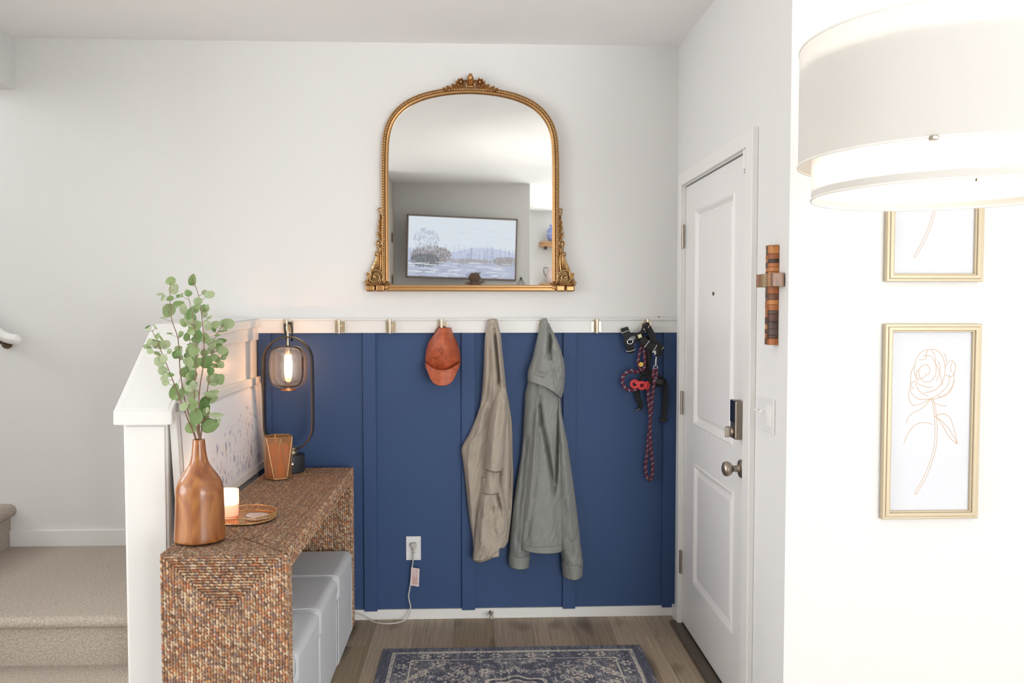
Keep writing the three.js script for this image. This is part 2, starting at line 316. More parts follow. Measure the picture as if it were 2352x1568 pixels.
// ---------------------------------------------------------------- console table of twisted seagrass rope
{
  const t = thing('console_table', 'brown woven seagrass rope console table with waterfall ends beside the white half wall', 'table');
  const X0 = -.968, X1 = -.585, Z0 = .072, Z1 = 1.46, Y1 = .75, TH = .062, R = .0047, D = .0087, w = X1 - X0;
  obj('core', [bx(X0 + R, X1 - R, Y1 - TH, Y1 - R * .8, Z0 + R, Z1 - R * .8), bx(X0 + R, X1 - R, .004, Y1 - R, Z1 - TH + R, Z1 - R * .8), bx(X0 + R, X1 - R, .004, Y1 - R, Z0 + R, Z0 + TH - R * .8)], std('#5e4433', .95), t);
  const ropeMat = std('#ffffff', .78, 0, { vertexColors: true });
  const palette = ['#d2aa80', '#c58457', '#a07e64', '#85767a', '#e6d0b0', '#b08660', '#b86a47', '#d6bd9f', '#8f6a52', '#74605c', '#e2ceb2', '#a89488', '#6b4c3a'].map(c => new THREE.Color(c));
  const mid = new THREE.Color('#b48c69'), midTop = new THREE.Color('#94755c');
  const hash = (a, b, c) => { const s = Math.sin(a * 127.1 + b * 311.7 + c * 74.7) * 43758.5453; return s - Math.floor(s); };
  let n = 0;
  // a two-ply rope from a to b; up = direction that points off the surface
  function rope(a, b, up, lefty) {
    const flat = up.y > .5 ? 1 : 0, id = n++, L = a.distanceTo(b); if (L < .008) return;
    const dir = b.clone().sub(a).normalize(), side = V().crossVectors(dir, up).normalize(), pitch = .0235, steps = Math.max(3, Math.round(L / pitch * 8)), rad = 8;
    const pos = [], col = [], idx = [], ph = hash(id, 1, 2) * 6.28, tone = .84 + .22 * hash(id, 5, 9), c = new THREE.Color();
    for (let i = 0; i <= steps; i++) {
      const s = i / steps * L, tw = ph + (lefty ? -1 : 1) * s / pitch * 2 * Math.PI, wob = noise.noise(s * 18, id * 3.7, 0) * .0006;
      for (let j = 0; j < rad; j++) {
        const f = j / rad * 2 * Math.PI, q = Math.cos(f), rho = R * 1.12 * (.62 + .38 * q * q) * (i === 0 || i === steps ? .75 : 1), th = f + tw;
        const u = rho * Math.cos(th) + wob, v = rho * Math.sin(th);
        pos.push(a.x + dir.x * s + side.x * u + up.x * v, a.y + dir.y * s + side.y * u + up.y * v, a.z + dir.z * s + side.z * u + up.z * v);
        const ply = q > 0 ? 0 : 1, seg = Math.floor(s / (pitch * .5) + hash(id, ply, 3));
        c.copy(palette[Math.floor(hash(id, ply * 7 + 1, seg) * palette.length)]).lerp(flat ? midTop : mid, flat ? .62 : .26).multiplyScalar(tone * (.82 + .34 * hash(id, seg, ply + 11)));
        col.push(c.r, c.g, c.b);
      }
      if (i < steps) for (let j = 0; j < rad; j++) { const A = i * rad + j, B = i * rad + (j + 1) % rad; idx.push(A, B, A + rad, B, B + rad, A + rad); }
    }
    const g = new THREE.BufferGeometry(); g.setAttribute('position', new THREE.Float32BufferAttribute(pos, 3)); g.setAttribute('color', new THREE.Float32BufferAttribute(col, 3)); g.setIndex(idx); g.computeVertexNormals();
    obj('rope_strand', g, ropeMat, t);
  }
  const N = Math.floor(w / D), UP = V(0, 1, 0), FR = V(0, 0, 1), RT = V(1, 0, 0), off = (w - N * D) / 2 + D / 2;
  for (let i = 0; i < N; i++) {
    const s = off + i * D, x = X0 + s, m = Math.min(s, w - s), edge = i < 2 || i > N - 3;
    const cut = edge ? 0 : m;                                       // two border ropes run to the very edge
    rope(V(x, Y1 - R, Z1 - Math.max(cut, R)), V(x, Y1 - R, Z0 + Math.max(cut, R)), UP);
    rope(V(x, Y1 - Math.max(cut, R * 1.6), Z1 - R), V(x, .006, Z1 - R), FR);
    rope(V(x, Y1 - TH, Z0 + TH - R), V(x, .006, Z0 + TH - R), FR);   // inner face of the far leg
  }
  rope(V(X0 + R, Y1 - R, Z1 - R), V(X1 - R, Y1 - R, Z1 - R), UP, true); rope(V(X0 + R, Y1 - R * 2.6, Z1 - R * .9), V(X1 - R, Y1 - R * 2.6, Z1 - R * .9), FR, true);
  for (let i = 0; i < N / 2 - 1; i++) {
    const s = D / 2 + i * D + D * .8, a = X0 + Math.max(s, 2.2 * D), b = X1 - Math.max(s, 2.2 * D);
    if (b - a < .012) continue;
    rope(V(a, Y1 - R, Z1 - s + D * .6), V(b, Y1 - R, Z1 - s + D * .6), UP, true);
    rope(V(a, Y1 - s, Z1 - R), V(b, Y1 - s, Z1 - R), FR, true);
    rope(V(a, Y1 - R, Z0 + s), V(b, Y1 - R, Z0 + s), UP, true);
  }
  for (let i = 0; i < 7; i++) {
    const d = D / 2 + i * D;
    rope(V(X1 - R * .6, Y1 - d, Z1 - d - R), V(X1 - R * .6, Y1 - d, Z0 + d), RT);
    rope(V(X1 - R * .6, Y1 - d - R, Z1 - d - R), V(X1 - R * .6, .006, Z1 - d - R), RT);
    rope(V(X1 - R * .6, Y1 - d, Z0 + d), V(X1 - R * .6, .006, Z0 + d), RT);
  }
}
// ---------------------------------------------------------------- three folding storage cubes
{
  const cloth = std('#d6d8dc', .82, 0, { bumpMap: at(weave, 14), bumpScale: .0003 }), piping = std('#d9dade', .8);
  const make = label => {
    const t = thing('storage_ottoman', label, 'ottoman', [0, 0, 0], 'grey storage cubes under the console table');
    const body = new RoundedBoxGeometry(.378, .29, .378, 4, .012).translate(0, .147, 0); obj('body', boxUV(body), cloth, t);
    const lid = new RoundedBoxGeometry(.386, .1, .386, 5, .03), p = lid.attributes.position;
    for (let i = 0; i < p.count; i++) { const x = p.getX(i) / .193, z = p.getZ(i) / .193; if (p.getY(i) > .0) p.setY(i, p.getY(i) + .006 * (1 - x * x) * (1 - z * z)); else p.setY(i, Math.min(p.getY(i), -.045)); }
    lid.computeVertexNormals(); lid.translate(0, .334, 0); obj('lid', boxUV(lid), cloth, t);
    for (const [a, b] of [[1, 1], [1, -1]]) obj('seam', taperTube([[a * .187, .01, b * .187], [a * .187, .15, b * .187], [a * .187, .283, b * .187]], () => .0035, 10, 6), piping, t);
    obj('seam', taperTube([[.181, .294, .185], [.186, .33, .186], [.180, .372, .183], [.165, .383, .187], [.1, .384, .188], [0, .3845, .188], [-.17, .383, .187]], () => .0026, 40, 6), piping, t);
    return t;
  };
  const a = make('grey fabric storage cube at the far end under the console, nearest the blue wall');
  a.position.set(-.772, 0, .352);
  [['middle one of the three grey storage cubes under the console table', .743, .004], ['grey storage cube nearest the rope front leg of the console table', 1.134, -.006]].forEach(([l, z, r]) => {
    const c = a.clone(); c.name = numbered('storage_ottoman'); c.userData = { ...a.userData, label: l }; c.position.set(-.776, 0, z); c.rotation.y = r; scene.add(c);
  });
}
// ---------------------------------------------------------------- things on the console
const TY = .7508;
{ // wooden bottle vase
  const t = thing('vase', 'turned brown wooden bottle vase holding the eucalyptus branches', 'vase', [-.893, TY, 1.312]);
  const prof = [[0, .003], [.07, .002], [.0775, .006], [.079, .014], [.0765, .06], [.0745, .12], [.0738, .15], [.0722, .172], [.066, .192], [.054, .212], [.041, .230], [.031, .247], [.0255, .264], [.0222, .285], [.0198, .31], [.0188, .322], [.0176, .326], [.0155, .3255], [.0142, .321], [.0138, .28], [0, .275]];
  const pts = new THREE.SplineCurve(prof.slice(1, 17).map(p => new THREE.Vector2(...p))).getPoints(90).map(p => [p.x, p.y]);
  const m = at(burl, 1.6, 1.5);
  obj('body', lathe([[0, .003], ...pts, ...prof.slice(17)], 72), phys('#ffffff', .36, { map: m, clearcoat: .7, clearcoatRoughness: .16 }), t);
}
{ // eucalyptus branches
  const base = V(-.896, 1.067, 1.31), t = thing('eucalyptus_branches', 'leafy green eucalyptus branches on thin reddish stems in the wooden vase', 'branches');
  const S = '-17,10;-34,109;-61,203;-95,293;-122,362|-17,10;-38,137;-52,231;-57,333;-74,394;-80,475;-78,516|-7,10;-18,129;-32,211;-35,333;-42,394|-7,10;-1,150;7,272;2,394;-13,455|-7,10;3,150;17,272;14,394;0,475;-16,524|-3,22;24,211;37,313;66,374|-3,22;1,51;26,72;54,92'
    .split('|').map(s => s.split(';').map(p => p.split(',').map(v => v / 1000)));
  const depth = [.03, .005, -.03, .02, -.012, -.035, .03], stemMat = std('#8a6a58', .7), paths = [];
  S.forEach((s, k) => {
    const pts = s.map(([x, y], i) => V(base.x + x, base.y + y, base.z + depth[k] * Math.min(1, y / .2) * 1.4 + (i ? rr(-.006, .006) : 0)));
    pts[0].set(base.x + clamp(s[0][0] + .012, -.006, .006), base.y + .002, base.z + depth[k] * .1);
    pts.unshift(V(-.893 + (pts[0].x + .893) * .5, base.y - .035, 1.312));
    const c = curve(pts); paths.push(c.getPoints(60));
    obj('stem', taperTube(pts, u => lerp(.0026, .0009, u), 50, 6), stemMat, t);
  });
  // leaf outlines: round-oval blades, cupped, with a folded midrib; a few shapes shared by all
  const blade = (cup, fold, tip) => {
    const nu = 8, nv = 6, pos = [], idx = [], uv = [];
    for (let i = 0; i <= nu; i++) for (let j = 0; j <= nv; j++) {
      const u = i / nu, v = j / nv * 2 - 1, wd = Math.pow(Math.sin(Math.PI * Math.pow(u, .82)), .62) * (1 - tip * u * u * .35) * .5;
      const y = v * wd; pos.push(u - .5, y, -cup * ((u - .5) ** 2 + y * y) + fold * Math.abs(y)); uv.push(u, v * .5 + .5);
      if (i < nu && j < nv) { const a = i * (nv + 1) + j; idx.push(a, a + nv + 1, a + 1, a + 1, a + nv + 1, a + nv + 2); }
    }
    const g = new THREE.BufferGeometry(); g.setAttribute('position', new THREE.Float32BufferAttribute(pos, 3)); g.setAttribute('uv', new THREE.Float32BufferAttribute(uv, 2)); g.setIndex(idx); g.computeVertexNormals(); return g;
  };
  const blades = [blade(.35, .18, .1), blade(.6, .1, .3), blade(.2, .3, .5), blade(-.3, .2, .2)];
  const vein = dataTex(128, 128, (u, v) => { const d = Math.abs(v - .5), m = Math.max(0, 1 - d * 40) * 34 + Math.max(0, 1 - Math.abs(Math.sin((u * 7 + d * 5) * Math.PI)) * 7) * 10, n = noise.noise(u * 7, v * 7, 3) * 16; return [222 + m + n, 224 + m + n, 214 + m * .7 + n]; });
  const greens = ['#a8bd86', '#b8ca9c', '#93b072', '#c1d1a9', '#789d5a', '#cad6b1', '#a2b97f'].map(c => phys(c, .55, { map: vein, transmission: .22, thickness: 0, side: THREE.DoubleSide }));
  const L = '-78,514,29,21,20|-72,490,29,25,60|-104,472,19,7,10|-93,461,21,10,60|-77,459,19,14,30|-48,467,19,9,0|-47,444,29,12,10|-91,419,39,31,70|-51,427,33,21,100|-65,439,21,16,60|-98,398,12,4,0|-18,520,33,19,70|-19,505,19,7,0|-10,475,20,18,0|-28,469,16,6,40|16,480,16,12,30|39,471,31,19,10|6,450,23,21,30|3,427,25,21,60|-11,411,33,25,90|17,427,25,21,0|33,429,21,16,60|21,408,16,16,40|37,398,16,8,30|-36,398,29,23,100|-46,382,25,23,30|-18,378,21,10,0|-30,370,23,19,45|6,374,29,25,40|24,374,31,25,120|74,375,31,27,90|52,376,25,19,30|66,354,25,6,5|42,362,19,12,80|60,342,16,6,0|2,356,23,19,20|-132,362,19,6,5|-112,369,16,6,-50|-100,342,19,12,60|-87,335,19,6,-60|-126,323,20,14,10|-113,317,23,21,20|-136,315,12,4,-10|-85,313,25,21,60|-125,294,21,14,-10|-99,313,21,16,70|-50,344,19,14,50|-19,327,33,19,5|-38,337,25,16,80|22,333,29,23,100|31,317,29,23,50|55,315,31,19,5|-21,311,29,10,0|-63,297,23,19,30|-49,287,21,19,0|-35,276,21,19,60|-11,293,35,31,90|41,305,25,16,40|29,292,21,21,60|73,292,27,23,0|59,292,21,16,90|-67,278,23,21,60|13,284,21,19,0|-105,287,19,10,-30|-94,264,31,27,30|-75,293,16,14,0|67,268,21,16,30|41,268,25,19,20|22,256,35,33,60|0,256,33,29,30|-36,252,35,29,60|-20,240,33,29,100|-90,234,24,24,0|61,245,19,19,60|44,241,29,12,-10|38,225,23,21,80|-42,225,31,25,50|-14,212,29,25,-30|-75,213,23,16,40|-75,197,21,16,10|32,196,35,35,50|56,198,31,29,45|-9,186,33,29,20|-59,166,45,25,75|-29,166,33,31,60|-1,186,25,19,90|39,153,35,19,20|31,133,35,21,20|-28,121,25,21,70|0,123,29,21,40|16,115,37,29,80|2,88,45,33,100|28,96,25,21,60|44,108,16,8,80|66,89,33,14,-5|69,69,16,8,70|-19,49,31,29,100|29,52,54,39,10'.split('|').map(s => s.split(',').map(Number));
  for (const [x, y, len, wd, ang] of L.slice(22)) if (rnd() < .62 && len > 18) L.push([x + rr(-16, 16), y + rr(-16, 16), len * rr(.8, 1.05), wd * rr(.7, 1), ang + rr(-70, 70)]);
  L.forEach(([x, y, len, wd, ang], i) => {
    // the nearest stem gives the leaf its depth and its stalk
    let best = null, bd = 1; const px = base.x + x / 1000, py = base.y + y / 1000;
    for (const p of paths) for (const q of p) { const d = Math.hypot(q.x - px, q.y - py + .012); if (d < bd) { bd = d; best = q; } }
    const z = best.z + rr(-.022, .03) * (bd < .02 ? 1 : .6), l = len / 1000 * 1.3, w = wd / 1000 * 1.3;
    const m = obj('leaf', blades[i % 4], greens[(i * 5 + (y < 130 ? 2 : 0)) % 7], t);
    m.position.set(px, py, z); m.scale.set(l, w, l * .6);
    m.rotation.set(rr(-.35, .35), rr(-.35, .35), ang * Math.PI / 180 + (rnd() < .25 ? Math.PI : 0), 'ZYX');
    obj('leaf_stalk', taperTube([[best.x, best.y, best.z], [lerp(best.x, px, .55), lerp(best.y, py, .5) - .002, lerp(best.z, z, .5)], [px, py, z]], () => .0006, 6, 4), stemMat, t);
  });
}
{ // round gallery tray
  const t = thing('tray', 'round gold mirrored tray with a fine pierced rim under the candle', 'tray', [-.822, TY, 1.04]);
  obj('plate', lathe([[0, .002], [.1, .002], [.104, .003], [.105, .0055], [.1, .005], [0, .005]], 64), std('#d8a05e', .12, 1), t);
  obj('rim', [new THREE.TorusGeometry(.105, .0018, 8, 72).rotateX(Math.PI / 2).translate(0, .025, 0), new THREE.TorusGeometry(.1055, .0022, 8, 72).rotateX(Math.PI / 2).translate(0, .006, 0)], M.goldPale, t);
  const bars = []; for (let i = 0; i < 96; i++) { const a = i / 96 * 2 * Math.PI; bars.push(new THREE.CylinderGeometry(.0013, .0013, .02, 5).translate(.105 * Math.cos(a), .015, .105 * Math.sin(a))); }
  tag(obj('rim_bar', bars, M.goldPale, t), null, null, null, 'stuff');
}
{ // agate coaster on the tray
  const t = thing('agate_slice', 'pale agate slice dish with a dark rim lying on the gold tray', 'dish', [-.778, TY + .0068, 1.058]);
  const pts = []; for (let i = 0; i < 60; i++) { const a = i / 60 * 2 * Math.PI, r = 1 + .07 * Math.sin(3 * a + 1) + .05 * Math.sin(5 * a + 2) + .03 * Math.sin(9 * a); pts.push([.043 * r * Math.cos(a), .037 * r * Math.sin(a)]); }
  const tex = canvasTex(256, 256, (c, w, h) => {
    c.fillStyle = '#e8dfd2'; c.fillRect(0, 0, w, h);
    for (let k = 0; k < 16; k++) { c.strokeStyle = ['#d9c4a6', '#f3ece2', '#c9b6b4', '#efd9d2', '#bca489'][k % 5]; c.lineWidth = 5 + (k % 3) * 3; c.beginPath(); for (let i = 0; i <= 60; i++) { const a = i / 60 * 2 * Math.PI, r = (k * 8 + 6) * (1 + .1 * Math.sin(3 * a + k * .3) + .07 * Math.sin(7 * a)); const X = 128 + r * Math.cos(a), Y = 128 + r * .86 * Math.sin(a); i ? c.lineTo(X, Y) : c.moveTo(X, Y); } c.stroke(); }
    for (let k = 0; k < 90; k++) { c.fillStyle = ['#b98f8a', '#cf9aa0', '#8d7c74', '#fff'][k % 4]; const a = rnd() * 6.28, r = 80 + rnd() * 40; c.fillRect(128 + r * Math.cos(a), 128 + r * Math.sin(a), 3, 3); }
  });
  tex.repeat.set(10, 10); tex.offset.set(.5, .5); tex.wrapS = tex.wrapT = THREE.RepeatWrapping;
  const g = extrude(shapeOf(pts), .011, .002); g.rotateX(-Math.PI / 2); obj('slice', g, phys('#ffffff', .15, { map: tex, clearcoat: .6 }), t);
  obj('gilded_edge', tube(pts.map(([x, y]) => [x, .0098, -y]), .0016, 90, 6, true), std('#4c4038', .4, .7), t);
}
{ // lit candle in a blush glass jar
  const t = thing('candle', 'lit candle in a rose amber glass jar behind the wooden vase', 'candle', [-.887, TY + .0068, 1.042]);
  obj('jar', lathe([[0, 0], [.036, 0], [.0405, .003], [.0415, .01], [.0415, .096], [.0408, .0975], [.0395, .096], [.0392, .012], [.036, .007], [0, .006]], 48), phys('#f9e2d8', .38, { transmission: .8, thickness: 0, ior: 1.4 }), t);
  const wax = obj('wax', lathe([[0, .008], [.037, .008], [.0378, .01], [.0378, .05], [.035, .0485], [0, .047]], 40), phys('#fffcfa', .6, { transmission: .4, thickness: 0 }), t);
  obj('wick', cyl(.0009, .0009, .01, 0, .047, 0, 6), M.black, t);
  obj('flame', lathe([[0, 0], [.0022, .001], [.0042, .006], [.0038, .012], [.0018, .02], [0, .027]], 16).translate(0, .054, 0), std('#000000', 1, 0, { emissive: '#ffc98a', emissiveIntensity: 30 }), t);
  const l = new THREE.PointLight(FLAME, CANDLE_POWER, 0, 2); l.name = 'candle_light'; l.position.set(-.887, TY + .0068 + .066, 1.042); l.castShadow = true; l.shadow.radius = .3; scene.add(l);
}
{ // faceted amber glass holder with brass edges
  const t = thing('candle_holder', 'faceted amber glass candle holder with thin brass edges near the table lamp', 'candle holder', [-.874, TY, .325]);
  const top = [], bot = [], y0 = .006, y1 = .184; for (let i = 0; i < 6; i++) { const a = (i + .1) * Math.PI / 3, b = a + Math.PI / 6; top.push(V(.064 * Math.cos(a), y1, .064 * Math.sin(a))); bot.push(V(.055 * Math.cos(b), y0, .055 * Math.sin(b))); }
  const glass = phys('#f7d3a2', .12, { transmission: .84, thickness: 0, ior: 1.45 }), bars = [];
  const tri = (a, b, c) => { const g = new THREE.BufferGeometry(), n = V().crossVectors(b.clone().sub(a), c.clone().sub(a)).normalize().multiplyScalar(.001), P = []; for (const s of [1, -1]) for (const v of s > 0 ? [a, b, c] : [a, c, b]) P.push(v.x + n.x * s, v.y + n.y * s, v.z + n.z * s); g.setAttribute('position', new THREE.Float32BufferAttribute(P, 3)); g.computeVertexNormals(); return boxUV(g); };
  const bar = (a, b) => { bars.push(new THREE.TubeGeometry(new THREE.LineCurve3(a, b), 1, .0021, 8)); bars.push(new THREE.SphereGeometry(.0026, 8, 6).translate(a.x, a.y, a.z)); };
  for (let i = 0; i < 6; i++) {
    const j = (i + 1) % 6;
    obj('pane', tri(top[i], top[j], bot[i]), glass, t); obj('pane', tri(bot[i], bot[j], top[j]), glass, t);
    bar(top[i], top[j]); bar(bot[i], bot[j]); bar(top[i], bot[i]); bar(top[j], bot[i]);
  }
  obj('edging', bars, M.goldPale, t);
  const pts = bot.map(p => [p.x, -p.z]), g = extrude(shapeOf(pts), .005, .001); g.rotateX(-Math.PI / 2); g.translate(0, .002, 0); obj('base', g, std('#c98645', .3, .4), t);
  obj('liner', lathe([[0, .008], [.04, .008], [.043, .012], [.046, .15], [.0445, .15], [.041, .014], [0, .012]], 36), phys('#f3cf9f', .6, { transmission: .4, thickness: 0 }), t);
}
{ // table lamp: stadium hoop, smoked globe, cylinder base
  const t = thing('table_lamp', 'lit table lamp with a bronze oval hoop and smoked glass globe', 'lamp', [-.862, TY, .165]);
  const yb = .095, w = .108, yTop = .612, r = w, pts = [];
  for (let i = 0; i <= 16; i++) { const a = Math.PI - i / 16 * Math.PI; pts.push([r * Math.cos(a), yTop - r + r * Math.sin(a), 0]); }
  for (let i = 0; i <= 16; i++) { const a = -i / 16 * Math.PI; pts.push([r * Math.cos(a), yb + r + r * Math.sin(a), 0]); }
  obj('hoop', sweepRibbon(pts, .046, .0065, V(0, 0, 1), 180, true), M.bronze, t);
  obj('base', lathe([[0, 0], [.066, 0], [.07, .003], [.07, .076], [.067, .079], [.02, .08], [0, .08]], 48), std('#33363b', .45, .1), t);
  obj('collar', lathe([[0, .079], [.041, .079], [.042, .082], [.042, .09], [.0385, .092], [.0385, .099], [.041, .101], [.041, .108], [.039, .111], [0, .111]], 40), M.brass, t);
  obj('dimmer_knob', lathe([[0, 0], [.0115, 0], [.012, .004], [.0105, .012], [0, .013]], 24).rotateX(Math.PI / 2).translate(.026, .042, .064), M.chrome, t);
  const gy = .475, gp = new THREE.SplineCurve([[.018, .098], [.05, .095], [.078, .072], [.088, .03], [.088, -.03], [.08, -.068], [.06, -.09], [.034, -.099], [.031, -.106]].map(p => new THREE.Vector2(...p))).getPoints(50).map(p => [p.x, p.y + gy]);
  obj('glass_globe', lathe(gp, 56), phys('#efe8e2', .02, { transmission: .97, thickness: 0, ior: 2.7, side: THREE.DoubleSide }), t);
  const ring = []; for (let i = 0; i < 48; i++) { const a = i / 48 * 2 * Math.PI, c = Math.cos(a), s = Math.sin(a), k = 2 / 3.4; ring.push([.066 * Math.sign(c) * Math.abs(c) ** k, gy + .004 + .092 * Math.sign(s) * Math.abs(s) ** k, 0]); }
  obj('inner_ring', sweepRibbon(ring, .02, .005, V(0, 0, 1), 120, true), std('#2d2621', .4, .6), t);
  obj('bulb', lathe([[0, -.052], [.012, -.05], [.0165, -.044], [.0172, 0], [.0165, .044], [.011, .052], [0, .054]], 28).translate(0, gy + .004, 0), std('#fff0dc', .3, 0, { emissive: '#ffd2a4', emissiveIntensity: 9 }), t);
  obj('socket', [lathe([[0, 0], [.014, 0], [.016, .006], [.016, .03], [.006, .036], [0, .036]], 24).translate(0, gy + .058, 0), cyl(.006, .006, .075, 0, gy + .09, 0, 16)], M.brass, t);
  obj('foot_ring', new THREE.TorusGeometry(.032, .003, 8, 36).rotateX(Math.PI / 2).translate(0, gy - .104, 0), std('#d9a27a', .2, .9), t);
  obj('cord', taperTube([[-.008, .598, -.012], [-.018, .632, -.03], [-.03, .658, -.07], [-.034, .671, -.105], [-.026, .675, -.118], [-.014, .672, -.112], [.0, .655, -.085], [.012, .625, -.035], [.015, .594, -.012]], () => .0042, 60, 8), M.black, t);
  const l = new THREE.PointLight(AMBER, LAMP_POWER, 0, 2); l.name = 'table_lamp_light'; l.position.set(-.862, TY + gy + .004, .165); l.castShadow = true; l.shadow.radius = .6; scene.add(l);
}
{ // long framed botanical print leaning on the half wall
  const t = thing('picture', 'long white framed botanical print leaning on the half wall behind the vase', 'picture', [-1.0, TY, .6]);
  t.rotation.set(0, Math.PI / 2, 0); const L = .563, h = .425, f = .034;
  const lean = new THREE.Matrix4().makeRotationX(-.055);
  const put = g => g.applyMatrix4(lean);
  obj('frame', [put(bx(-L, L, 0, f, -.02, .006, .003)), put(bx(-L, L, h - f, h, -.02, .006, .003)), put(bx(-L, -L + f, 0, h, -.02, .006, .003)), put(bx(L - f, L, 0, h, -.02, .006, .003))], M.trim, t);
  const tex = canvasTex(1200, 420, (c, w, hh) => {
    c.fillStyle = '#fafafc'; c.fillRect(0, 0, w, hh);
    const hue = ['#6d74a0', '#8d93b8', '#a9a4c2', '#d3a9a5', '#e3c0b4', '#5b6288', '#b9bdd8', '#9a86a0', '#c7a394'];
    for (let k = 0; k < 300; k++) {
      const x = w * (.04 + .92 * Math.pow(rnd(), .8)), y = hh * (1 - Math.pow(rnd(), 1.9) * (.3 + .62 * x / w)) - 8, s = 3.5 + rnd() * 11 * (rnd() < .2 ? 2 : 1);
      c.globalAlpha = .35 + rnd() * .5; c.fillStyle = hue[Math.floor(rnd() * hue.length)];
      c.beginPath(); c.ellipse(x, y, s * (.28 + rnd() * .16), s, rr(-.18, .18), 0, 7); c.fill();
      if (rnd() < .4) { c.globalAlpha = .25; c.strokeStyle = '#8b8aa0'; c.lineWidth = 1.4; c.beginPath(); c.moveTo(x, y + s); c.quadraticCurveTo(x + rr(-5, 5), y + s + 40, x + rr(-8, 8), Math.min(hh, y + s + 30 + rnd() * 90)); c.stroke(); }
    }
  });
  const a = new THREE.PlaneGeometry(2 * (L - f) - .03, h - 2 * f - .02); a.translate(0, h / 2, .0015);
  obj('mat_board', put(bx(-L + f - .004, L - f + .004, f - .004, h - f + .004, -.016, -.002)), M.paper, t);
  obj('print', put(a), std('#ffffff', .75, 0, { map: tex }), t);
  obj('glazing', put(new THREE.PlaneGeometry(2 * (L - f), h - 2 * f).translate(0, h / 2, .004)), M.artGlass, t);
}
// ---------------------------------------------------------------- hooks on the rail
{
  const make = (label) => {
    const t = thing('coat_hook', label, 'hook', [0, 1.409, .024], 'brass T-bar hooks along the white rail');
    obj('plate', new RoundedBoxGeometry(.048, .05, .006, 2, .0012).translate(0, -.004, .003), M.brass, t);
    obj('stem', cyl(.0055, .0055, .036, 0, 0, 0, 16).rotateX(Math.PI / 2).translate(0, 0, .004), M.brass, t);
    obj('bar', lathe([[0, -.034], [.0068, -.034], [.0078, -.033], [.0078, .033], [.0068, .034], [0, .034]], 20).translate(0, 0, .042), M.brass, t);
    return t;
  };
  const L = ['brass hook carrying the black cord of the table lamp', 'empty brass hook next to the one with the lamp cord', 'empty brass hook next to the one with the rust cap', 'brass hook behind the rust leather cap', 'brass hook under the hood of the tan jacket', 'brass hook under the hood of the grey jacket', 'empty brass hook between the grey jacket and the dog harness', 'brass hook holding the black dog harness and leash'];
  const xs = [-.889, -.648, -.411, -.170, .072, .312, .562, .803], a = make(L[0]); a.position.x = xs[0];
  for (let i = 1; i < 8; i++) { const c = a.clone(); c.name = numbered('coat_hook'); c.userData = { ...a.userData, label: L[i] }; c.position.x = xs[i]; scene.add(c); }
}
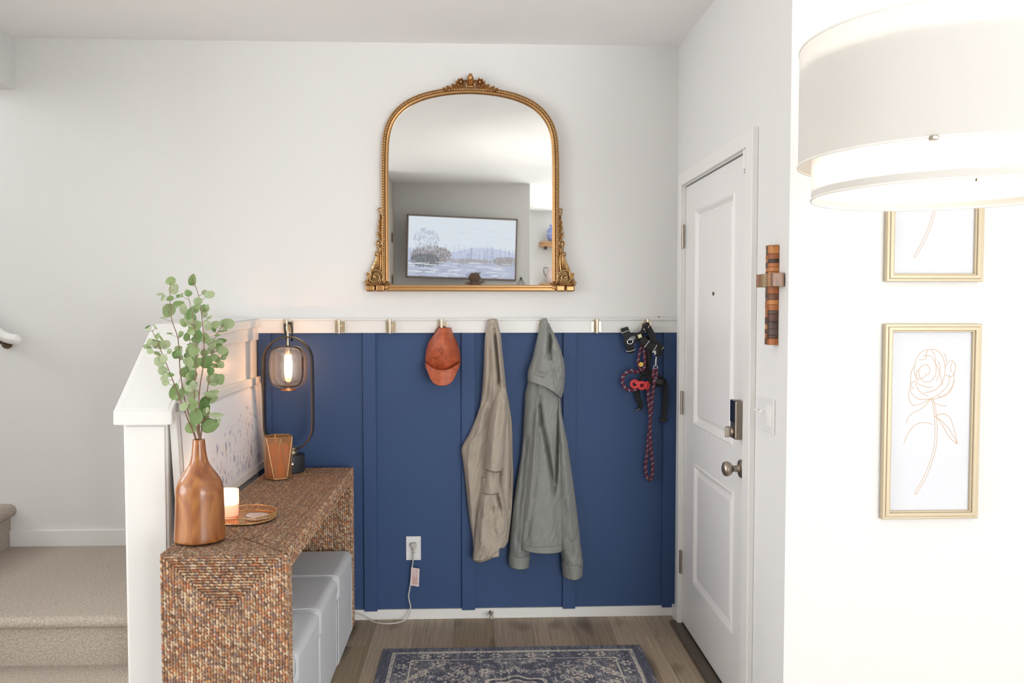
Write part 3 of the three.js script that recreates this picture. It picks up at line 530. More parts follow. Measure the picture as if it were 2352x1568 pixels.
// ---------------------------------------------------------------- draped cloth: rows are [y, left, right], front bulges by depth, folds are ridges and grooves along a path
function drape({ rows, depth, back, nu = 40, nv = 90, folds = [], wrinkle = .004, hem = () => 0, hemAll = false, top = () => 0, zOf = () => 0, seedN = 0, thick = .012, roundness = .62 }) {
  const pos = [], idx = [], R = rows, n = R.length;
  const cr = (a, b, c, d, t) => .5 * (2 * b + (c - a) * t + (2 * a - 5 * b + 4 * c - d) * t * t + (3 * b - a - 3 * c + d) * t * t * t);
  const yTop = R[0][0], yBot = R[n - 1][0];
  const row = y => { let k = 0; while (k < n - 2 && R[k + 1][0] > y) k++; const t = clamp((R[k][0] - y) / (R[k][0] - R[k + 1][0] || 1), 0, 1), g = j => R[clamp(j, 0, n - 1)]; return [1, 2].map(q => cr(g(k - 1)[q], g(k)[q], g(k + 1)[q], g(k + 2)[q], t)); };
  const pathX = (p, y) => { if (y > p[0][0] || y < p[p.length - 1][0]) return null; let k = 0; while (k < p.length - 2 && p[k + 1][0] > y) k++; return lerp(p[k][1], p[k + 1][1], (p[k][0] - y) / (p[k][0] - p[k + 1][0])); };
  const front = (u, v) => {
    let y = lerp(yTop, yBot, v); const [l, r] = row(y), s = 2 * u - 1;
    const wob = noise.noise(y * 9, seedN + u, 3) * wrinkle * .7;
    const x = lerp(l, r, u) + wob * (1 - Math.abs(s));
    const d = typeof depth === 'function' ? depth(v, y) : depth;
    let z = back + thick + zOf(v, y) + d * Math.pow(Math.max(0, 1 - s * s), roundness);
    const edge = smooth(0, .14, u) * smooth(0, .14, 1 - u);
    z += edge * wrinkle * (noise.noise(x * 26 + y * 9, y * 7, seedN) + .8 * noise.noise(x * 60 - y * 22, y * 16, seedN + 5) + .35 * noise.noise(x * 130, y * 60, seedN + 8));
    for (const f of folds) { const px = pathX(f.path, y); if (px === null) continue; const e = f.path, end = smooth(0, .05, e[0][0] - y) * smooth(0, .05, y - e[e.length - 1][0]), q = (x - px) / f.w; z += f.a * (f.soft ? end : Math.max(end, .35)) * Math.exp(-q * q) * (f.edge ? 1 : edge); }
    y += hem(u) * (hemAll ? v : smooth(.55, 1, v)) + top(u) * (1 - smooth(0, .4, v));
    return [x, y, Math.max(z, back + .004)];
  };
  for (let side = 0; side < 2; side++) for (let i = 0; i <= nv; i++) for (let j = 0; j <= nu; j++) {
    const p = front(j / nu, i / nv);
    pos.push(p[0], p[1], side ? Math.min(p[2] - thick, back + .25 * (p[2] - back)) : p[2]);
  }
  const w = nu + 1, o = w * (nv + 1);
  for (let i = 0; i < nv; i++) for (let j = 0; j < nu; j++) { const a = i * w + j; idx.push(a, a + w, a + 1, a + 1, a + w, a + w + 1); const b = a + o; idx.push(b, b + 1, b + w, b + 1, b + w + 1, b + w); }
  for (let j = 0; j < nu; j++) { const a = nv * w + j; idx.push(a, a + o, a + 1, a + 1, a + o, a + o + 1); const b = j; idx.push(b, b + 1, b + o, b + 1, b + 1 + o, b + o); }
  for (let i = 0; i < nv; i++) { const a = i * w; idx.push(a, a + o, a + w, a + w, a + o, a + w + o); const b = i * w + nu; idx.push(b, b + w, b + o, b + w, b + w + o, b + o); }
  const g = new THREE.BufferGeometry(); g.setAttribute('position', new THREE.Float32BufferAttribute(pos, 3)); g.setIndex(idx); g.computeVertexNormals();
  const uv = new Float32Array(pos.length / 3 * 2); for (let i = 0; i < uv.length / 2; i++) { uv[2 * i] = pos[3 * i]; uv[2 * i + 1] = pos[3 * i + 1]; }   // cloth laid on in metres
  g.setAttribute('uv', new THREE.BufferAttribute(uv, 2)); return g;
}
{ // tan jacket
  const t = thing('jacket', 'tan hooded jacket with rolled sleeves hanging by its hood on the wall', 'jacket');
  const m = std('#cdc0b0', .9, 0, { map: at(weaveTone, 26), bumpMap: at(weave, 22), bumpScale: .0005 });
  obj('hood', drape({ rows: [[1.443, .058, .088], [1.425, .047, .095], [1.367, .034, .107], [1.306, .030, .113], [1.224, .027, .122], [1.143, .022, .130], [1.071, .016, .138], [1.0, .006, .142]], depth: v => lerp(.05, .075, v) * (1 - .8 * smooth(.68, 1, v)), back: .03, seedN: 1, wrinkle: .005, zOf: v => v < .06 ? .018 : .012,
    folds: [{ path: [[1.40, .074], [1.30, .083], [1.18, .094], [1.10, .098]], w: .006, a: -.045 }, { path: [[1.43, .062], [1.3, .07], [1.15, .076], [1.02, .07]], w: .009, a: .016 }, { path: [[1.38, .092], [1.2, .108], [1.1, .116]], w: .008, a: .012 }, { path: [[1.34, .05], [1.18, .05], [1.05, .036]], w: .007, a: -.012 }] }), m, t);
  obj('back', drape({ rows: [[1.13, .118, .130], [1.07, .11, .142], [1.017, .1, .151], [.956, .09, .159], [.893, .09, .163], [.77, .09, .165], [.707, .09, .167], [.583, .09, .163], [.479, .08, .155], [.38, .08, .143], [.36, .08, .13]], depth: .05, back: .026, seedN: 4, wrinkle: .006, folds: [{ path: [[1.0, .15], [.8, .152], [.5, .146]], w: .006, a: -.02 }, { path: [[.9, .158], [.6, .157]], w: .005, a: .012 }] }), m, t);
  obj('body', drape({ rows: [[1.09, .05, .07], [1.045, .02, .1], [1.017, .005, .12], [.956, -.017, .125], [.893, -.044, .125], [.857, -.066, .125], [.827, -.079, .12], [.770, -.073, .12], [.707, -.065, .12], [.583, -.053, .12], [.479, -.041, .11], [.375, -.026, .09], [.29, -.022, .07]], depth: v => lerp(.045, .06, v), back: .028, seedN: 7, wrinkle: .007, roundness: .5, hem: u => u * .02,
    folds: [{ path: [[1.05, .055], [.95, .045], [.85, .03], [.6, .0], [.35, -.01]], w: .016, a: -.018 }, { path: [[.9, -.03], [.75, -.05], [.5, -.035]], w: .012, a: .014 }, { path: [[1.06, .035], [.95, .012], [.86, -.02]], w: .01, a: .014 }, { path: [[.72, -.06], [.5, -.045], [.36, -.03]], w: .005, a: -.008 }] }), m, t);
  obj('lining', drape({ rows: [[.43, .0, .1], [.36, .01, .1], [.312, .024, .099]], depth: .02, back: .04, nu: 16, nv: 20, seedN: 9, wrinkle: .003 }), std('#c0b3a4', .9), t);
  obj('front_flap', drape({ rows: [[.70, .017, .1], [.658, .014, .106], [.583, .004, .127], [.512, -.007, .137], [.467, -.013, .141], [.400, -.021, .138], [.338, -.027, .134]], depth: v => lerp(.04, .05, v), back: .07, seedN: 11, wrinkle: .009, roundness: .5, hem: u => -.03 + u * u * .10,
    folds: [{ path: [[.69, .075], [.6, .092], [.53, .11]], w: .006, a: -.03 }, { path: [[.66, .04], [.5, .02], [.36, .01]], w: .012, a: .014 }, { path: [[.64, .105], [.5, .12], [.42, .115]], w: .008, a: .012 }, { path: [[.6, .06], [.45, .075], [.4, .09]], w: .009, a: -.01 }] }), m, t);
  obj('forearm', drape({ rows: [[.775, .036, .106], [.697, .03, .1], [.63, .019, .096]], depth: .05, back: .085, nu: 24, nv: 30, seedN: 14, wrinkle: .006, folds: [{ path: [[.76, .07], [.66, .06]], w: .006, a: -.01 }] }), m, t);
  obj('sleeve', drape({ rows: [[1.16, .1, .116], [1.095, .078, .134], [.990, .058, .135], [.901, .046, .126], [.841, .039, .124], [.76, .030, .115], [.744, .029, .112]], depth: v => lerp(.005, .07, smooth(0, .3, v)), back: .07, thick: .014, seedN: 17, wrinkle: .006, zOf: v => .014 * smooth(.1, .4, v), hem: u => -u * .012,
    folds: [{ path: [[1.1, .11], [1.0, .105], [.9, .098]], w: .008, a: -.014 }, { path: [[1.0, .075], [.85, .065], [.76, .06]], w: .012, a: .01 }] }), m, t);
  obj('sleeve_hem', drape({ rows: [[.775, .0305, .1155], [.747, .0285, .113]], depth: .0715, back: .086, nu: 24, nv: 8, seedN: 17, wrinkle: .002, hem: u => -u * .012 }), m, t);
}
{ // grey jacket
  const t = thing('jacket', 'grey hooded overshirt hanging by its puffed hood on the wall', 'jacket');
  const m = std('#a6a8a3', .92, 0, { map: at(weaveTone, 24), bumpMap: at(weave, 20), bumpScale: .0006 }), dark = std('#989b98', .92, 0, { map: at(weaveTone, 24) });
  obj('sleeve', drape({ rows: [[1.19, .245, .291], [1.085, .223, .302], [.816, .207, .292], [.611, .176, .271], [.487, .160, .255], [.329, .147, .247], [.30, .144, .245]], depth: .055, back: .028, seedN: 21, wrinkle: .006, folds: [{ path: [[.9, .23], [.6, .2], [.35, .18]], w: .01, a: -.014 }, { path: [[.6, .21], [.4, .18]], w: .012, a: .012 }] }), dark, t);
  obj('cuff', drape({ rows: [[.318, .1445, .2475], [.296, .143, .246], [.264, .145, .242]], depth: .06, back: .028, nu: 24, nv: 16, seedN: 22, wrinkle: .003, hem: u => -.006 * u }), m, t);
  obj('body', drape({ rows: [[1.16, .272, .38], [1.1, .267, .387], [1.038, .259, .39], [.942, .246, .394], [.821, .234, .398], [.699, .222, .403], [.585, .210, .405], [.494, .202, .405], [.419, .197, .405], [.372, .195, .404], [.358, .196, .403]], depth: v => lerp(.07, .105, v), back: .04, nu: 56, nv: 120, seedN: 25, wrinkle: .006, roundness: .42, hem: u => -.012 * u,
    folds: [{ path: [[1.08, .285], [.945, .298], [.85, .320], [.7, .345], [.6, .358]], w: .008, a: -.04 }, { path: [[1.06, .384], [.9, .374], [.75, .366], [.64, .362]], w: .007, a: -.05 }, { path: [[1.05, .275], [.8, .262], [.5, .235]], w: .012, a: .02 }, { path: [[1.0, .29], [.7, .262], [.4, .226]], w: .011, a: -.016 }, { path: [[.95, .33], [.8, .345], [.7, .353]], w: .012, a: .014 }, { path: [[.6, .37], [.4, .38]], w: .02, a: -.012 }] }), m, t);
  obj('hem_band', drape({ rows: [[.385, .1955, .4045], [.359, .1955, .4035]], depth: .1075, back: .0405, nu: 56, nv: 8, seedN: 25, wrinkle: .002, roundness: .42, hem: u => -.012 * u }), m, t);
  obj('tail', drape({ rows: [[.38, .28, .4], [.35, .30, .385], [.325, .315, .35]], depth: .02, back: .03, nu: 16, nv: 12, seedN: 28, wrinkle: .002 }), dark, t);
  obj('sleeve', drape({ rows: [[1.11, .372, .389], [1.04, .368, .392], [.984, .367, .399], [.863, .366, .424], [.659, .366, .453], [.454, .368, .479], [.364, .383, .489], [.29, .400, .499], [.268, .402, .5]], depth: v => lerp(.055, .075, v), back: .035, seedN: 30, wrinkle: .007, folds: [{ path: [[.9, .39], [.6, .42], [.4, .44]], w: .014, a: .012 }, { path: [[.42, .42], [.36, .45], [.3, .46]], w: .008, a: -.012 }, { path: [[.38, .4], [.34, .43], [.3, .48]], w: .007, a: -.01 }] }), m, t);
  obj('cuff', drape({ rows: [[.285, .399, .4995], [.262, .3985, .501], [.216, .404, .499]], depth: .079, back: .034, nu: 24, nv: 16, seedN: 31, wrinkle: .004, hem: u => .006 * (u - .5) }), m, t);
  obj('hood', drape({ rows: [[1.446, .305, .322], [1.42, .294, .336], [1.349, .278, .371], [1.268, .260, .399], [1.214, .246, .410], [1.165, .237, .409], [1.13, .234, .404], [1.10, .234, .394]], depth: v => lerp(.045, .125, Math.min(1, v * 1.5)), back: .036, nu: 56, nv: 110, seedN: 33, wrinkle: .008, roundness: .5, zOf: v => v < .05 ? .012 : .006, hem: u => .05 - u * .085 + .02 * Math.sin(u * 3.1),
    folds: [{ path: [[1.40, .327], [1.34, .334], [1.285, .328], [1.255, .336]], w: .009, a: -.05 }, { path: [[1.268, .318], [1.258, .334], [1.248, .35]], w: .012, a: -.02 }, { path: [[1.43, .315], [1.3, .305], [1.15, .28]], w: .014, a: .02 }, { path: [[1.38, .35], [1.28, .38], [1.18, .39]], w: .011, a: .016 }, { path: [[1.3, .282], [1.2, .262], [1.14, .25]], w: .008, a: -.016 }, { path: [[1.24, .345], [1.17, .352], [1.12, .36]], w: .01, a: -.014 }, { path: [[1.24, .31], [1.15, .3]], w: .014, a: .012 }] }), m, t);
}
{ // rust leather cap
  const t = thing('cap', 'rust brown leather baseball cap hanging brim down on a hook', 'cap');
  const m = std('#ffffff', .48, 0, { map: at(hide, 5), bumpMap: at(plaster, 10), bumpScale: .0006 });
  const brow = u => .036 * (1 - Math.pow(2 * u - 1, 2)) * -1 + .012;
  obj('crown', drape({ rows: [[1.402, -.189, -.126], [1.39, -.193, -.123], [1.367, -.210, -.115], [1.337, -.230, -.101], [1.306, -.242, -.090], [1.265, -.249, -.084], [1.235, -.249, -.083], [1.215, -.248, -.084]], depth: v => .115 * Math.pow(Math.sin(Math.PI * (.18 + .74 * v)), .6), back: .03, nu: 48, nv: 60, seedN: 40, wrinkle: .003, roundness: .6, thick: .004, hem: brow,
    folds: [{ path: [[1.4, -.166], [1.3, -.171], [1.19, -.171]], w: .0025, a: -.003 }, { path: [[1.27, -.20], [1.235, -.19], [1.2, -.185]], w: .012, a: -.014 }] }), m, t);
  obj('brim', drape({ rows: [[1.232, -.2475, -.0835], [1.2, -.2478, -.083], [1.17, -.2475, -.0835], [1.137, -.242, -.089]], depth: v => lerp(.085, .07, v), back: .045, nu: 48, nv: 34, seedN: 42, wrinkle: .001, roundness: .4, thick: .004, top: u => -.036 * (1 - Math.pow(2 * u - 1, 2)) + .012, hemAll: true, hem: u => .088 * Math.pow(Math.abs(2 * u - 1), 3), zOf: v => .012 + v * .022 }), m, t);
  obj('button', new THREE.SphereGeometry(.0062, 16, 12).scale(1, 1, .7).translate(-.171, 1.297, .149), m, t);
  obj('strap', sweepRibbon([[-.214, 1.345, .06], [-.196, 1.39, .045], [-.178, 1.408, .04], [-.163, 1.408, .04], [-.146, 1.396, .045], [-.12, 1.36, .06]], .012, .0022, V(0, .3, 1), 40), std('#6e4a36', .6), t);
}
// ---------------------------------------------------------------- harness and leash
{
  const t = thing('dog_harness', 'black dog harness with pale reflective piping hanging on the hook by the door', 'harness');
  const web = std('#232324', .75, 0, { bumpMap: at(weave, 40), bumpScale: .0004 }), trim = std('#d4d2cb', .5), Z = V(0, .25, 1);
  const strap = (name, pts, w, th = .004, m = web, ac = V(.25, .2, .25), lines = []) => {
    const s = obj(name, name === 'padded_strap' ? padded(pts, w, th, ac) : sweepRibbon(pts, w, th, ac, 40), m, t), c = curve(pts);
    for (const u of lines) {   // reflective piping across the pad, following its rounded face
      const o = c.getPointAt(u), tn = c.getTangentAt(u), n = V().crossVectors(tn, ac).normalize(), a = V().crossVectors(n, tn).normalize(); if (n.z < 0) n.negate();
      const q = []; for (let i = 0; i <= 12; i++) { const f = Math.PI * (i / 12); q.push(o.clone().addScaledVector(a, -Math.cos(f) * (w / 2 + .0006)).addScaledVector(n, Math.pow(Math.sin(f), .7) * (th / 2 + .0006))); }
      obj('piping', tube(q, .0017, 24, 6), trim, s);
    }
    return s;
  };
  function padded(pts, w, th, ac) {   // strap with a pillowed cross-section and closed ends
    const c = curve(pts), seg = 40, rad = 14, pos = [], idx = [], tn = V(), n = V(), a = V(), o = V();
    for (let i = 0; i <= seg; i++) {
      const u = i / seg, e = Math.min(1, Math.sqrt(Math.max(0, 1 - Math.pow(1 - Math.min(u, 1 - u) / .05, 2) * (Math.min(u, 1 - u) < .05 ? 1 : 0))) + .25);
      c.getPointAt(u, o); c.getTangentAt(u, tn); n.crossVectors(tn, ac).normalize(); a.crossVectors(n, tn).normalize();
      for (let j = 0; j < rad; j++) { const f = j / rad * 2 * Math.PI, x = Math.cos(f), y = Math.sin(f), X = Math.sign(x) * Math.abs(x) ** .8 * w / 2 * (.8 + .2 * e), Y = Math.sign(y) * Math.abs(y) ** .7 * th / 2 * e; pos.push(o.x + a.x * X + n.x * Y, o.y + a.y * X + n.y * Y, o.z + a.z * X + n.z * Y); if (i < seg) { const A = i * rad + j, B = i * rad + (j + 1) % rad; idx.push(A, A + rad, B, B, A + rad, B + rad); } }
    }
    for (let j = 1; j < rad - 1; j++) { idx.push(0, j, j + 1); const z = seg * rad; idx.push(z, z + j + 1, z + j); }
    const g = new THREE.BufferGeometry(); g.setAttribute('position', new THREE.Float32BufferAttribute(pos, 3)); g.setIndex(idx); g.computeVertexNormals(); return boxUV(g);
  }
  strap('padded_strap', [[.806, 1.412, .058], [.782, 1.395, .075], [.762, 1.365, .085], [.735, 1.352, .092], [.712, 1.345, .085], [.698, 1.345, .075]], .044, .02, web, V(.35, .9, .2), [.3]);
  strap('padded_strap', [[.69, 1.40, .06], [.702, 1.36, .085], [.706, 1.33, .09], [.716, 1.30, .085], [.722, 1.285, .07]], .038, .018, web, V(1, .1, .1), [.2, .86]);
  strap('padded_strap', [[.798, 1.408, .06], [.815, 1.37, .08], [.824, 1.34, .085], [.846, 1.315, .085], [.868, 1.29, .07]], .034, .016, web, V(.8, .4, .1), [.9]);
  strap('padded_strap', [[.765, 1.352, .09], [.785, 1.33, .098], [.812, 1.312, .1], [.842, 1.294, .095], [.856, 1.272, .08]], .04, .018, web, V(.45, .85, .2), [.3, .62]);
  strap('strap', [[.80, 1.30, .07], [.803, 1.24, .06], [.79, 1.18, .05], [.766, 1.15, .052], [.754, 1.12, .05], [.762, 1.06, .046], [.775, 1.03, .044], [.766, 1.012, .046]], .03);
  strap('strap', [[.80, 1.36, .05], [.812, 1.28, .05], [.808, 1.20, .045], [.83, 1.17, .048], [.86, 1.16, .05], [.888, 1.14, .046], [.893, 1.06, .04], [.886, .965, .038]], .028);
  strap('strap', [[.775, 1.2, .045], [.80, 1.19, .05], [.84, 1.15, .052], [.875, 1.135, .05]], .045, .006, web, V(.3, 1, .1));
  obj('buckle', [new RoundedBoxGeometry(.045, .026, .012, 2, .003).rotateZ(-.25).translate(.858, 1.145, .058), new RoundedBoxGeometry(.036, .02, .01, 2, .003).translate(.884, .958, .04), new RoundedBoxGeometry(.036, .012, .01, 2, .003).rotateZ(.4).translate(.764, 1.012, .047), new RoundedBoxGeometry(.034, .022, .012, 2, .003).rotateZ(.3).translate(.722, 1.352, .098)], M.blackPlastic, t);
  obj('ring', new THREE.TorusGeometry(.012, .0024, 8, 28).scale(1.15, .9, 1).rotateZ(.3).translate(.711, 1.337, .106), M.chrome, t);
  obj('badge', new RoundedBoxGeometry(.018, .017, .002, 2, .0008).rotateZ(.32).translate(.757, 1.362, .1035), std('#e4dfae', .5), t);
  obj('badge', shapeBadge(), trim, t);
  function shapeBadge() { const g = extrude(shapeOf([[0, 0], [.016, .006], [.013, -.008], [.02, -.004], [.008, -.018], [.009, -.008]]), .002); g.translate(.818, 1.289, .104); return g; }

  const l = thing('dog_leash', 'maroon rope dog leash with pale flecks hanging below the harness', 'leash');
  function ropeTube(pts, r, seg) {
    const g = mergeVertices(new THREE.TubeGeometry(curve(pts), seg, r, 8)), len = curve(pts).getLength(), col = [], c = new THREE.Color();
    const n = g.attributes.position.count, uv = g.attributes.uv;
    for (let i = 0; i < n; i++) { const s = uv.getX(i) * len / .026, a = uv.getY(i), k = (s + a) % 1; c.set(k < .16 ? '#8d93a6' : k > .5 && k < .62 ? '#4a3a5c' : (Math.floor(s * 6) % 3 ? '#6a1c28' : '#521320')); col.push(c.r, c.g, c.b); }
    g.setAttribute('color', new THREE.Float32BufferAttribute(col, 3)); return g;
  }
  const rm = std('#ffffff', .75, 0, { vertexColors: true });
  obj('rope', ropeTube([[.835, 1.185, .075], [.832, 1.15, .078], [.826, 1.08, .07], [.82, .98, .06], [.812, .89, .055], [.806, .80, .05], [.799, .73, .05], [.806, .685, .05], [.818, .672, .05], [.829, .69, .052], [.832, .74, .052], [.826, .8, .056], [.818, .89, .064], [.816, .98, .064], [.808, 1.06, .064], [.803, 1.11, .07], [.795, 1.128, .075]], .0082, 180), rm, l);
  obj('rope', ropeTube([[.79, 1.128, .075], [.765, 1.12, .074], [.735, 1.106, .07], [.708, 1.108, .066], [.688, 1.13, .062], [.684, 1.16, .06], [.70, 1.185, .06], [.73, 1.196, .06], [.756, 1.19, .055], [.775, 1.2, .05]], .0088, 70), rm, l);
  obj('rope', ropeTube([[.775, 1.33, .06], [.762, 1.27, .066], [.757, 1.235, .068], [.766, 1.205, .07], [.778, 1.20, .07], [.787, 1.22, .068], [.788, 1.26, .066], [.782, 1.32, .06]], .0075, 50), rm, l);
  obj('rope', ropeTube([[.832, 1.21, .08], [.826, 1.19, .084], [.829, 1.165, .084], [.838, 1.165, .082], [.842, 1.19, .08], [.838, 1.212, .078]], .0075, 30), rm, l);
  obj('stopper', [new THREE.TorusGeometry(.016, .0075, 10, 24).translate(.738, 1.135, .082), new THREE.TorusGeometry(.015, .0075, 10, 24).translate(.772, 1.128, .084), new THREE.TorusGeometry(.014, .0075, 10, 24).rotateY(.9).translate(.797, 1.128, .084), new RoundedBoxGeometry(.05, .016, .012, 2, .005).translate(.762, 1.142, .082)], std('#d23a3c', .35), l);
  obj('clip', [new THREE.TorusGeometry(.009, .0022, 8, 20).translate(.837, 1.215, .082), taperTube([[.837, 1.222, .082], [.838, 1.25, .084], [.84, 1.268, .085], [.846, 1.28, .086], [.851, 1.276, .086]], u => u < .5 ? .0045 : .0028, 24, 8)], M.chrome, l);
  obj('tag_charm', new THREE.CylinderGeometry(.011, .011, .003, 24).rotateX(Math.PI / 2).translate(.768, 1.228, .082), std('#c3a04c', .4, .6), l);
}
// ---------------------------------------------------------------- outlet, cord, doorstop, rail nail
{
  const t = thing('wall_outlet', 'white wall outlet plate on the blue wall with a cord plugged in', 'outlet', [-.311, .344, .006]);
  obj('plate', new RoundedBoxGeometry(.071, .115, .006, 3, .0025).translate(0, 0, .003), M.plastic, t);
  for (const s of [1, -1]) obj('socket', [extrude(new THREE.Shape().absarc(0, 0, .0165, 0, 7), .0018, .0006).translate(0, s * .0195, .0058)], M.white, t);
  obj('slot', [bx(-.007, -.0055, -.025, -.017, .0074, .0079), bx(.0055, .007, -.024, -.018, .0074, .0079), cyl(.0025, .0025, .0006, 0, 0, 0, 12).rotateX(Math.PI / 2).translate(0, -.029, .0074)], M.black, t);
  const c = thing('power_cord', 'thin grey white power cord looping from the outlet to the floor', 'cord');
  obj('plug', [new RoundedBoxGeometry(.028, .022, .024, 3, .006).translate(-.309, .364, .028), new RoundedBoxGeometry(.012, .02, .012, 3, .004).translate(-.307, .346, .034)], std('#c6c1ba', .45), c);
  obj('cable', tube([[-.307, .345, .034], [-.309, .31, .036], [-.316, .26, .03], [-.322, .2, .03], [-.327, .16, .036], [-.333, .125, .04], [-.33, .1, .042], [-.324, .08, .046], [-.326, .05, .05], [-.336, .026, .056], [-.362, .01, .066], [-.41, .004, .075], [-.46, .004, .072], [-.50, .006, .05], [-.53, .018, .034], [-.565, .034, .028], [-.6, .044, .027]], .0032, 140, 8), std('#cfcac2', .5), c);
  const tex = canvasTex(192, 384, (x, w, h) => { x.fillStyle = '#f5e9e6'; x.fillRect(0, 0, w, h); x.fillStyle = '#d98d88'; for (const [X, n, s] of [[30, 11, 1], [72, 12, 2], [112, 10, 3], [150, 11, 4]]) for (let k = 0; k < n; k++) { const l = 8 + ((k * 7 + s * 5) % 17); x.fillRect(X, 22 + k * 31, 16 + (s & 1) * 6, l); } x.fillStyle = '#c8837f'; x.fillRect(22, 196, 130, 5); x.fillStyle = '#e0b9b4'; x.fillRect(40, 214, 108, 140); });
  tex.repeat.set(1, 1);
  const g = new THREE.PlaneGeometry(.043, .088, 6, 6), p = g.attributes.position; for (let i = 0; i < p.count; i++) p.setZ(i, .004 * Math.sin(p.getX(i) * 60) + .003 * p.getY(i) * 12);
  g.computeVertexNormals(); const lab = obj('label', g, std('#ffffff', .7, 0, { map: tex, side: THREE.DoubleSide }), c, 'white paper tag with red print'); lab.position.set(-.302, .214, .04); lab.rotation.set(0, -.15, -.05);
  const d = thing('door_stop', 'small metal spring door stop on the white baseboard', 'door stop', [.061, .030, .0155]);
  obj('plate', lathe([[0, 0], [.011, 0], [.0115, .002], [.008, .004], [0, .004]], 20).rotateX(Math.PI / 2), M.nickel, d);
  const sp = []; for (let i = 0; i <= 130; i++) { const a = i / 10 * 2 * Math.PI; sp.push([.006 * Math.cos(a), .006 * Math.sin(a), .004 + i * .00042]); }
  obj('spring', tube(sp, .0011, 260, 5), M.nickel, d);
  obj('tip', lathe([[0, 0], [.0095, 0], [.0105, .003], [.0095, .012], [.006, .014], [0, .014]], 20).rotateX(Math.PI / 2).translate(0, 0, .058), std('#b7ada0', .6), d);
  const n = thing('wall_nail', 'tiny dark nail in the wall just above the white rail', 'nail', [.866, 1.452, 0]);
  obj('shank', [cyl(.0014, .0014, .012, 0, 0, 0, 8).rotateX(Math.PI / 2), cyl(.003, .003, .0015, 0, 0, 0, 10).rotateX(Math.PI / 2).translate(0, 0, .012)], M.bronze, n);
}
